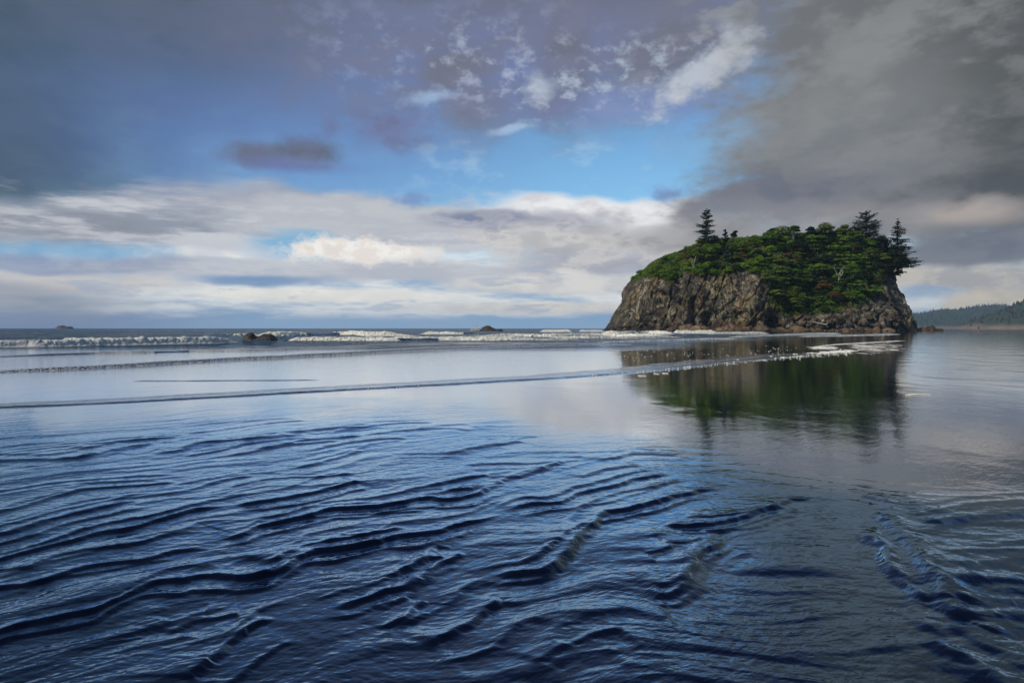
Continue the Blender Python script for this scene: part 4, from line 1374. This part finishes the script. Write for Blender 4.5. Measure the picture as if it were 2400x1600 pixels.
def sea_rock(name, px0, px1, ptop, pbase, seed, label, mat, Y=None, dep=0.7, lobes=None, category='rock'):
    """low rock awash: lobed mound standing in the water"""
    if Y is None:
        Y = CH * F / (pbase - HZ)
    x0, x1 = (px0 - CX) * Y / F, (px1 - CX) * Y / F
    w = x1 - x0
    H = CH + (HZ - ptop) * Y / F
    nu, nv = 72, 20
    th = np.linspace(0, 2 * PI, nu, endpoint=False)
    t = np.linspace(0, 1, nv)
    T, TH = np.meshgrid(t, th, indexing='ij')
    cx = np.cos(TH)
    R = 1 - T ** 1.6
    u = R * cx
    hz = 0.0
    lob = lobes or [(0, 1, .6)]
    X = u * w / 2
    Yv = R * np.sin(TH) * w / 2 * dep
    prof = np.max([a * np.exp(-np.abs((u - c) / s) ** 2.6) for c, a, s in lob], 0)
    Z = -0.6 * w * 0.1 + (H + 0.06 * w) * prof * (1 - (R * np.sin(TH)) ** 2 * 0.85) * sstep(T, 0, 0.35)
    nse = fbm(X / w * 5 + seed, Yv / w * 5, Z / w * 9, 4)
    X = X + 0.05 * w * nse
    Z = Z + 0.18 * H * nse * sstep(T, 0.05, 0.3) + 0.10 * H * (ridged(X / w * 9, Yv / w * 9 + seed, Z / w * 9, 3) - .6) * sstep(T, .05, .3)
    V = np.stack([X + (x0 + x1) / 2, Yv + Y + w / 2 * dep * 0.6, Z], -1).reshape(-1, 3)
    o = link(name, mesh_np(name, V, grid_faces(nv, nu, True), smooth=False), mat)
    return tag(o, label, category)


sea_rock('sea_rock', 558, 650, 781.5, 797, 3, 'black wet double-humped rock awash in the surf with foam around it', M_BLACK, lobes=[(-.55, 1, .45), (.3, .95, .5)])
sea_rock('sea_rock', 1108, 1184, 764.5, 776.5, 5, 'low brown rock hump out beyond the breakers with spray against it', M_BOUL, Y=255, lobes=[(-.1, 1, .55), (.6, .5, .4)])
sea_rock('islet', 120, 168, 763.0, 769.5, 8, 'tiny flat brown islet far out on the sea horizon', M_BOUL, Y=1500, lobes=[(-.25, 1, .55), (.4, .75, .5)], category='islet')
sea_rock('reef', 2112, 2160, 751, 775, 11, 'dark jagged rock spur joined to the foot of the sheer cliff end', M_BLACK, Y=290, lobes=[(-.5, .9, .4), (.35, 1, .4)])
sea_rock('reef', 2158, 2220, 764, 775, 12, 'low dark weed-covered reef trailing away from the rock spur', M_BOUL, Y=286, lobes=[(-.6, .85, .35), (0, 1, .4), (.65, .6, .35)])
sea_rock('reef', 1408, 1450, 766, 776, 13, 'small black rock at the seaward tip of the sea stack', M_BLACK, Y=285, lobes=[(-.2, .6, .6), (.4, 1, .4)])

# spray against the offshore rock
rng = np.random.default_rng(5)
n = 500
c = at(1112, 771, 254)
d = np.abs(rng.normal(size=(n, 3)))
P = np.stack([c.x + rng.normal(size=n) * .9, c.y + rng.normal(size=n) * .4, np.abs(rng.normal(size=n)) * .75 + .1], 1)
P[:, 0] += 0.5 * P[:, 2]
o = link('sea_spray', leaves_mesh('sea_spray', P, unit(rng.normal(size=(n, 3))), 0.24, rng, M_FOAM, 1.0))
tag(o, 'white spray thrown up against the rock beyond the breakers', 'spray', kind='stuff')

# bleached drift logs on the rubble
for px, py, L, rz, lab in [(1915, 761, 5.0, -.25, 'bleached drift log lying on the rubble below the wooded face'), (1895, 764, 2.2, 1.2, 'short upright bleached log end among the brown boulders')]:
    hit, nrm = on_stack(px, py)
    if hit is None:
        continue
    V, Q = tubes([[((-L / 2, 0, 0.12 * L), .20), ((0, .1, 0), .24), ((L / 2, 0, -.1 * L), .27)], [((L / 2 - .2, 0, -.1 * L), .16), ((L / 2 + .5, .1, .3), .05)]], 7)
    o = link('drift_log', mesh_np('drift_log', V, Q), m_pale)
    o.location = hit + Vector((0, -2.2, .5))
    o.rotation_euler = (0, 0, rz)
    tag(o, lab, 'log')


# ------------------------------------------------------------------ foam on the flats
def foam_patch_mesh(seed, r, th=0.02):
    rng = np.random.default_rng(seed)
    n = 22
    a = np.linspace(0, 2 * PI, n, endpoint=False)
    rr = r * (1 + 0.8 * fbm(np.cos(a) * 1.3 + seed, np.sin(a) * 1.3, 0, 3))
    rings = []
    for k, (s, z) in enumerate([(1.0, 0.002), (.93, th * .8), (.6, th), (.25, th * 1.1)]):
        rings.append(np.stack([np.cos(a) * rr * s, np.sin(a) * rr * s, np.full(n, z)], 1))
    V = np.vstack(rings)
    me = mesh_np('foam_patch', V, grid_faces(4, n, True))
    me.materials.append(M_FOAM)
    return me


FP = [foam_patch_mesh(i, 1.0, 0.05) for i in range(8)]
rnd = random.Random(77)


def foam_patch(px, py, wpx, dpx):
    x, y = gp(px, py)
    o = link('foam_patch', rnd.choice(FP), None, sea_o)
    o.location = (x, y, 0.006)
    o.scale = (wpx * y / F / 2, dpx * y * y / (CH * F) / 2, 0.18)
    o.rotation_euler = (0, 0, rnd.uniform(-.15, .15))


for px, py, w, d_ in [(1505, 881, 22, 2), (1538, 876, 12, 2), (1560, 875, 14, 2), (2152, 925, 42, 1.2), (2133, 926, 22, .9)]:
    foam_patch(px, py, w, d_)


def lace_material():
    m, N = new_mat('lacy_foam')
    m.use_transparent_shadow = True
    pos = N.n('ShaderNodeNewGeometry').outputs['Position']
    foam = attr(N, 'foam')
    a = N.noise(N.mapping(pos, sc=(1.5, .42, 1)), 1.0, 6, 0.68, 0.8)
    b = N.noise(N.mapping(pos, sc=(8, 2.4, 1)), 1.0, 4, 0.6)
    mask = N.step(N.m('ADD', N.m('SUBTRACT', foam, 0.5), N.m('MULTIPLY', N.m('SUBTRACT', N.m('MULTIPLY_ADD', b, 0.35, a), 0.675), 2.2)), -0.04, 0.10)
    p = principled(N, **{'Base Color': N.mix(N.step(b, 0.3, 0.6), lin(206, 198, 176), lin(248, 245, 236)), 'Roughness': 0.8})
    t = N.n('ShaderNodeBsdfTransparent')
    mx = N.n('ShaderNodeMixShader')
    N.put(mx.inputs[0], mask)
    N.t.links.new(t.outputs[0], mx.inputs[1])
    N.t.links.new(p.outputs[0], mx.inputs[2])
    out(N, mx.outputs[0])
    return m


def lace():
    """film of foam trailing the swash front and lying in shreds round its tip"""
    px = np.arange(760, 2150, 2.0)
    py = np.arange(795, 925, 0.4)
    PX, PY = np.meshgrid(px, py)
    swx, swy = [p_[0] for p_ in SW], [p_[1] for p_ in SW]
    ln = np.interp(PX, swx, swy)
    d = PY - ln
    up = np.interp(PX, [760, 1450, 1600, 1800, 1950, 2010], [.6, .9, 2.0, 3.4, 6.0, 6.0])
    dn = np.interp(PX, [760, 1450, 2010], [.5, .7, 1.6])
    f = np.where(d < 0, np.exp(-(d / up) ** 2), np.exp(-(d / dn) ** 2)) * np.interp(PX, [760, 820, 1400, 1500, 1990, 2015], [.3, .62, .66, .9, 1.05, 0])
    ln2 = np.interp(PX, [1880, 1920, 1960, 2040, 2120, 2150], [818, 812, 807.5, 803, 798.5, 797])
    f = np.maximum(f, np.exp(-((PY - ln2) / 1.3) ** 2) * np.interp(PX, [1885, 1910, 2100, 2140], [0, .95, .8, 0]))
    reg = np.exp(-((PX - 2050) / 75) ** 4 - ((PY - 815) / 13) ** 4) * 0.52
    reg = np.maximum(reg, np.exp(-((PX - 1930) / 45) ** 2 - ((PY - 816) / 5) ** 2) * 0.8)
    reg = np.maximum(reg, np.exp(-(np.clip(d, 0, 99) / 9) ** 2) * sstep(PX, 1500, 1700) * 0.36 * (d > 0))
    f = np.maximum(f, reg)
    f = f * sstep(PY, 795, 797)
    Yv = CH * F / (PY - HZ)
    V = np.stack([(PX - CX) * Yv / F, Yv, np.full_like(Yv, 0.012) + 0.0009 * (PX % 7)], -1).reshape(-1, 3)
    V[:, 2] = 0.014 + 0.006 * f.ravel()
    Fc = grid_faces(len(py), len(px))
    keep = f.ravel()[Fc].max(1) > 0.10
    Fc = Fc[keep]
    used, inv = np.unique(Fc.ravel(), return_inverse=True)
    return mesh_np('foam_lace', V[used], inv.reshape(-1, 4)[:, ::-1], {'foam': f.ravel()[used]})


tag(link('foam_lace', lace(), lace_material(), sea_o), kind='stuff')


def foam_line():
    """string of froth along the leading edge of the swash"""
    rng = np.random.default_rng(31)
    bm = bmesh.new()
    bmesh.ops.create_icosphere(bm, subdivisions=1, radius=1)
    bv = np.array([v.co[:] for v in bm.verts])
    bf = np.array([[v.index for v in f.verts] for f in bm.faces])
    bm.free()
    V, T = [], []
    n = 300
    q = poly_smooth(SW, 4000)
    wgt = np.interp(q[:, 0], [-120, 700, 800, 1000, 1450, 1500, 2000], [0, 0, .7, .7, 1.0, 1.6, 1.6])
    idx = rng.choice(len(q), n, p=wgt / wgt.sum())
    for k, i in enumerate(idx):
        px, py = q[i]
        big = float(np.interp(px, [780, 1400, 1550, 2000], [.55, .7, 1.0, 1.0]))
        x, y = gp(px, py + rng.normal() * (0.6 if px < 1450 else 0.9 + (px - 1450) * .0022) + 0.4)
        r = (0.007 + 0.016 * rng.random() ** 2.5) * big * (y / 16)
        s = np.array([1.5, 1.2, .9]) * r
        V.append(bv * s + np.array([x, y, r * .4 + 0.01]))
        T.append(bf + k * len(bv))
    return mesh_np('foam_line', np.vstack(V), np.vstack(T))


tag(link('foam_line', foam_line(), M_FOAM, sea_o), kind='stuff')


def bubbles():
    rng = np.random.default_rng(32)
    bm = bmesh.new()
    bmesh.ops.create_icosphere(bm, subdivisions=1, radius=1)
    bv = np.array([v.co[:] for v in bm.verts])
    bf = np.array([[v.index for v in f.verts] for f in bm.faces])
    bm.free()
    V, T = [], []
    k = 0
    while k < 700:
        px = rng.uniform(620, 1950)
        lo = np.interp(px, [620, 1000, 1400, 1950], [842, 826, 813, 806])
        hi = np.interp(px, [620, 1000, 1400, 1950], [885, 872, 866, 826])
        py = lo + (hi - lo) * (0.5 + 0.17 * rng.normal())
        if gn(px / 60, py / 5, 3.0) < -0.12:
            continue
        x, y = gp(px, py)
        r = (0.003 + 0.009 * rng.random() ** 3) * y / 20
        V.append(bv * np.array([1.3, 1.3, .8]) * r + np.array([x, y, r * .4]))
        T.append(bf + k * len(bv))
        k += 1
    return mesh_np('foam_bubbles', np.vstack(V), np.vstack(T))


tag(link('foam_bubbles', bubbles(), M_FOAM, sea_o), kind='stuff')


# ------------------------------------------------------------------ far shore
def hill(name, Y, ridge, depth, seed, mat):
    rx = np.array([(a - CX) * Y / F for a, b in ridge])
    rz = np.array([CH + (HZ - b) * Y / F for a, b in ridge])
    n, m = 160, 24
    xs = np.linspace(rx[0], rx[-1], n)
    ht = np.interp(xs, rx, rz)
    t = np.linspace(0, 1, m)
    prof = np.interp(t, [0, .08, .35, .7, .85, 1], [0, .06, .5, 1, .8, 0])
    X = xs[:, None] + 0 * t[None, :]
    Yv = Y - depth * 0.7 + depth * t[None, :] + 0 * X
    Z = ht[:, None] * prof[None, :] * (1 + 0.22 * fbm(X / 300, Yv / 300, seed, 3) * (1 - np.abs(2 * t - 1.4))[None, :]) - 1.0
    V = np.stack([X, Yv, Z], -1)
    o = link(name, mesh_np(name, V.reshape(-1, 3), grid_faces(n, m)), mat)
    tag(o, kind='structure')
    return V


m_land, N = new_mat('shore_bluff')
pos = N.n('ShaderNodeNewGeometry').outputs['Position']
z = N.sep(pos)[2]
a = N.noise(pos, 0.02, 5, 0.6)
p = principled(N, **{'Base Color': N.mix(N.step(N.m('MULTIPLY_ADD', a, 20.0, z), 24, 8), lin(44, 56, 40), N.mix(N.noise(pos, .05, 4), lin(150, 128, 112), lin(84, 74, 66))), 'Roughness': .9})
out(N, p.outputs[0])
m_fir, N = new_mat('haze_tinted_fir_foliage')
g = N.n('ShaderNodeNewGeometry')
p = principled(N, **{'Base Color': N.mix(g.outputs['Random Per Island'], lin(22, 40, 38), lin(60, 80, 62)), 'Roughness': .9})  # fir green tinted blue-teal to add to the distance haze
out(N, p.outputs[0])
m_fir2, N = new_mat('cloud_shaded_fir_foliage')
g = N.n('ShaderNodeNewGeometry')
p = principled(N, **{'Base Color': N.mix(g.outputs['Random Per Island'], lin(14, 22, 24), lin(36, 46, 42)), 'Roughness': .9})  # fir green darkened to stand for cloud shadow on the headland
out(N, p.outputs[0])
V1 = hill('hills', 2700, [(1950, 752), (2060, 742), (2130, 733), (2180, 731), (2195, 725), (2205, 720), (2225, 722), (2265, 722), (2280, 718), (2340, 716), (2390, 718), (2480, 712), (2700, 710), (3000, 708)], 900, 3.0, m_land)
V2 = hill('headland', 1450, [(2286, 770), (2300, 763), (2312, 754), (2342, 735), (2372, 727), (2390, 718), (2402, 710), (2440, 690), (2520, 688), (2800, 684)], 420, 6.0, m_land)


def forest(V, n, hmin, hmax, seed, lo):
    rng = np.random.default_rng(seed)
    P, T = [], []
    ang = np.linspace(0, 2 * PI, 6, endpoint=False)
    k = 0
    nn, mm = V.shape[:2]
    while k < n:
        i, j = rng.integers(0, nn - 1), rng.integers(3, mm - 4)
        f = rng.random(2)
        c = V[i, j] * (1 - f[0]) + V[i + 1, j] * f[0]
        c = c + (V[i, j + 1] - V[i, j]) * f[1]
        if c[2] < lo * (0.4 + rng.random()):
            continue
        H = hmin + (hmax - hmin) * rng.random() ** 1.5
        r = H * (0.14 + .1 * rng.random())
        ring = np.stack([np.cos(ang) * r, np.sin(ang) * r, np.zeros(6)], 1)
        top = np.array([[0, 0, H]])
        v = np.vstack([ring + [0, 0, H * .05], ring * .62 + [0, 0, H * .5], top]) + c
        P.append(v)
        b = k * 13
        for q in range(6):
            q2 = (q + 1) % 6
            T += [(b + q, b + q2, b + 6 + q2), (b + q, b + 6 + q2, b + 6 + q), (b + 6 + q, b + 6 + q2, b + 12)]
        k += 1
    return mesh_np('far_forest', np.vstack(P), np.array(T), smooth=False)


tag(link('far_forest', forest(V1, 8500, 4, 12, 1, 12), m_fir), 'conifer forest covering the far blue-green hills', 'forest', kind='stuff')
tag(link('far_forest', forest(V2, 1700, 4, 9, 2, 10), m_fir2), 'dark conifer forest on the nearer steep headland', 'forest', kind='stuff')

# low sand bar the walker stands on
xs = np.linspace(150, 420, 60)
ys = np.linspace(236, 330, 14)
gx, gy = np.meshgrid(xs, ys)
Z = 0.16 * sstep(gy, 236, 246) * sstep(gy, 330, 300) * sstep(gx, 165, 195) + 0.03 * fbm(gx / 12, gy / 6, 1.0, 2) - 0.05
tag(link('sand_bar', mesh_np('sand_bar', np.stack([gx, gy, Z], -1).reshape(-1, 3), grid_faces(14, 60)), m_sand), kind='structure')


# ------------------------------------------------------------------ the walker
def simple_mat(name, c, rough=.8):
    m, N = new_mat(name)
    pos = N.n('ShaderNodeNewGeometry').outputs['Position']
    p = principled(N, **{'Base Color': N.mix(N.noise(pos, 12.0, 3), lin(*[x * .8 for x in c]), lin(*c)), 'Roughness': rough})
    out(N, p.outputs[0])
    return m


def skin_mesh(name, pts, edges, root=0, sub=2):
    me = bpy.data.meshes.new(name)
    me.from_pydata([p[0] for p in pts], edges, [])
    o = bpy.data.objects.new(name, me)
    COL.objects.link(o)
    md = o.modifiers.new('skin', 'SKIN')
    md.use_smooth_shade = True
    for i, p in enumerate(pts):
        sv = me.skin_vertices[0].data[i]
        sv.radius = p[1] if isinstance(p[1], tuple) else (p[1], p[1])
        sv.use_root = (i == root)
    s = o.modifiers.new('sub', 'SUBSURF')
    s.levels = s.render_levels = sub
    dg = bpy.context.evaluated_depsgraph_get()
    m2 = bpy.data.meshes.new_from_object(o.evaluated_get(dg))
    m2.name = name
    bpy.data.objects.remove(o, do_unlink=True)
    return m2


Yp = 245.0
wx = (2293 - CX) * Yp / F
person = empty('person', (wx, Yp, 0.11), 0.4, 'distant walker in dark jacket and pale trousers standing on the sand bar', 'person')
J = {'pel': ((0, 0, .95), .14), 'wai': ((0, 0, 1.10), .12), 'che': ((0, 0, 1.32), .155), 'nec': ((0, .0, 1.50), .055), 'hed': ((0, -.01, 1.60), .085), 'crn': ((0, 0, 1.70), .08)}
pts, edg, ix = [], [], {}


def jv(k, p, r, par=None):
    ix[k] = len(pts)
    pts.append((p, r))
    if par:
        edg.append((ix[par], ix[k]))


jv('pel', (0, 0, .95), .14)
jv('wai', (0, 0, 1.12), .125, 'pel'); jv('che', (0, 0, 1.33), .15, 'wai'); jv('nec', (0, 0, 1.49), .055, 'che'); jv('hed', (0, -.015, 1.59), .088, 'nec'); jv('crn', (0, 0, 1.69), .078, 'hed')
for s, n in ((-1, 'l'), (1, 'r')):
    jv('hip' + n, (s * .10, 0, .88), .10, 'pel'); jv('kne' + n, (s * .12, -.03 * s, .49), .062, 'hip' + n); jv('ank' + n, (s * .13, .02 - .06 * s, .09), .042, 'kne' + n); jv('toe' + n, (s * .14, -.16 - .06 * s, .04), .036, 'ank' + n)
    jv('sho' + n, (s * .20, 0, 1.41), .065, 'che'); jv('elb' + n, (s * .27, .02, 1.13), .046, 'sho' + n); jv('wri' + n, (s * .26, -.08, .89), .032, 'elb' + n); jv('pal' + n, (s * .26, -.10, .82), .036, 'wri' + n)
    for q in range(4):
        jv('f%d' % q + n, (s * .265, -.135 + q * .022, .745 - (.008 if q in (1, 2) else 0)), .009, 'pal' + n)
    jv('th' + n, (s * .24, -.15, .80), .010, 'wri' + n)
body = link('body', skin_mesh('body', pts, edg), simple_mat('skin', (190, 150, 126), .6), person)
pts, edg, ix = [], [], {}
jv('pel', (0, 0, .90), .165); jv('wai', (0, 0, 1.10), .155, 'pel'); jv('che', (0, 0, 1.33), .175, 'wai'); jv('nec', (0, 0, 1.47), .08, 'che')
for s, n in ((-1, 'l'), (1, 'r')):
    jv('sho' + n, (s * .20, 0, 1.41), .085, 'che'); jv('elb' + n, (s * .27, .02, 1.13), .065, 'sho' + n); jv('wri' + n, (s * .26, -.08, .90), .05, 'elb' + n)
link('jacket', skin_mesh('jacket', pts, edg), simple_mat('dark_jacket_cloth', (34, 40, 52)), person)
pts, edg, ix = [], [], {}
jv('pel', (0, 0, .95), .15)
for s, n in ((-1, 'l'), (1, 'r')):
    jv('hip' + n, (s * .10, 0, .86), .115, 'pel'); jv('kne' + n, (s * .12, -.03 * s, .49), .08, 'hip' + n); jv('ank' + n, (s * .13, .02 - .06 * s, .10), .062, 'kne' + n)
link('trousers', skin_mesh('trousers', pts, edg), simple_mat('pale_trouser_cloth', (150, 152, 160)), person)
pts, edg, ix = [], [], {}
jv('a', (0, .03, 1.58), .07); jv('b', (0, .03, 1.66), .092, 'a'); jv('c', (0, .0, 1.72), .075, 'b')
link('hair', skin_mesh('hair', pts, edg), simple_mat('dark_hair', (40, 30, 24)), person)


# ------------------------------------------------------------------ sea air
hz_me = bpy.data.meshes.new('haze')
bm = bmesh.new()
bmesh.ops.create_cube(bm, size=1.0)
for v in bm.verts:
    v.co = Vector((v.co.x * 12400, v.co.y * 12400, 74 + v.co.z * 152))
bm.to_mesh(hz_me)
bm.free()
m_haze = bpy.data.materials.new('sea_haze')
m_haze.use_nodes = True
N = NT(m_haze.node_tree)
pv = N.n('ShaderNodeVolumePrincipled')
pv.inputs['Color'].default_value = (0.50, 0.70, 0.98, 1)
pv.inputs['Density'].default_value = 9.0e-5
pv.inputs['Anisotropy'].default_value = 0.0
ho = N.n('ShaderNodeOutputMaterial')
N.t.links.new(pv.outputs[0], ho.inputs['Volume'])
tag(link('haze', hz_me, m_haze), kind='stuff')
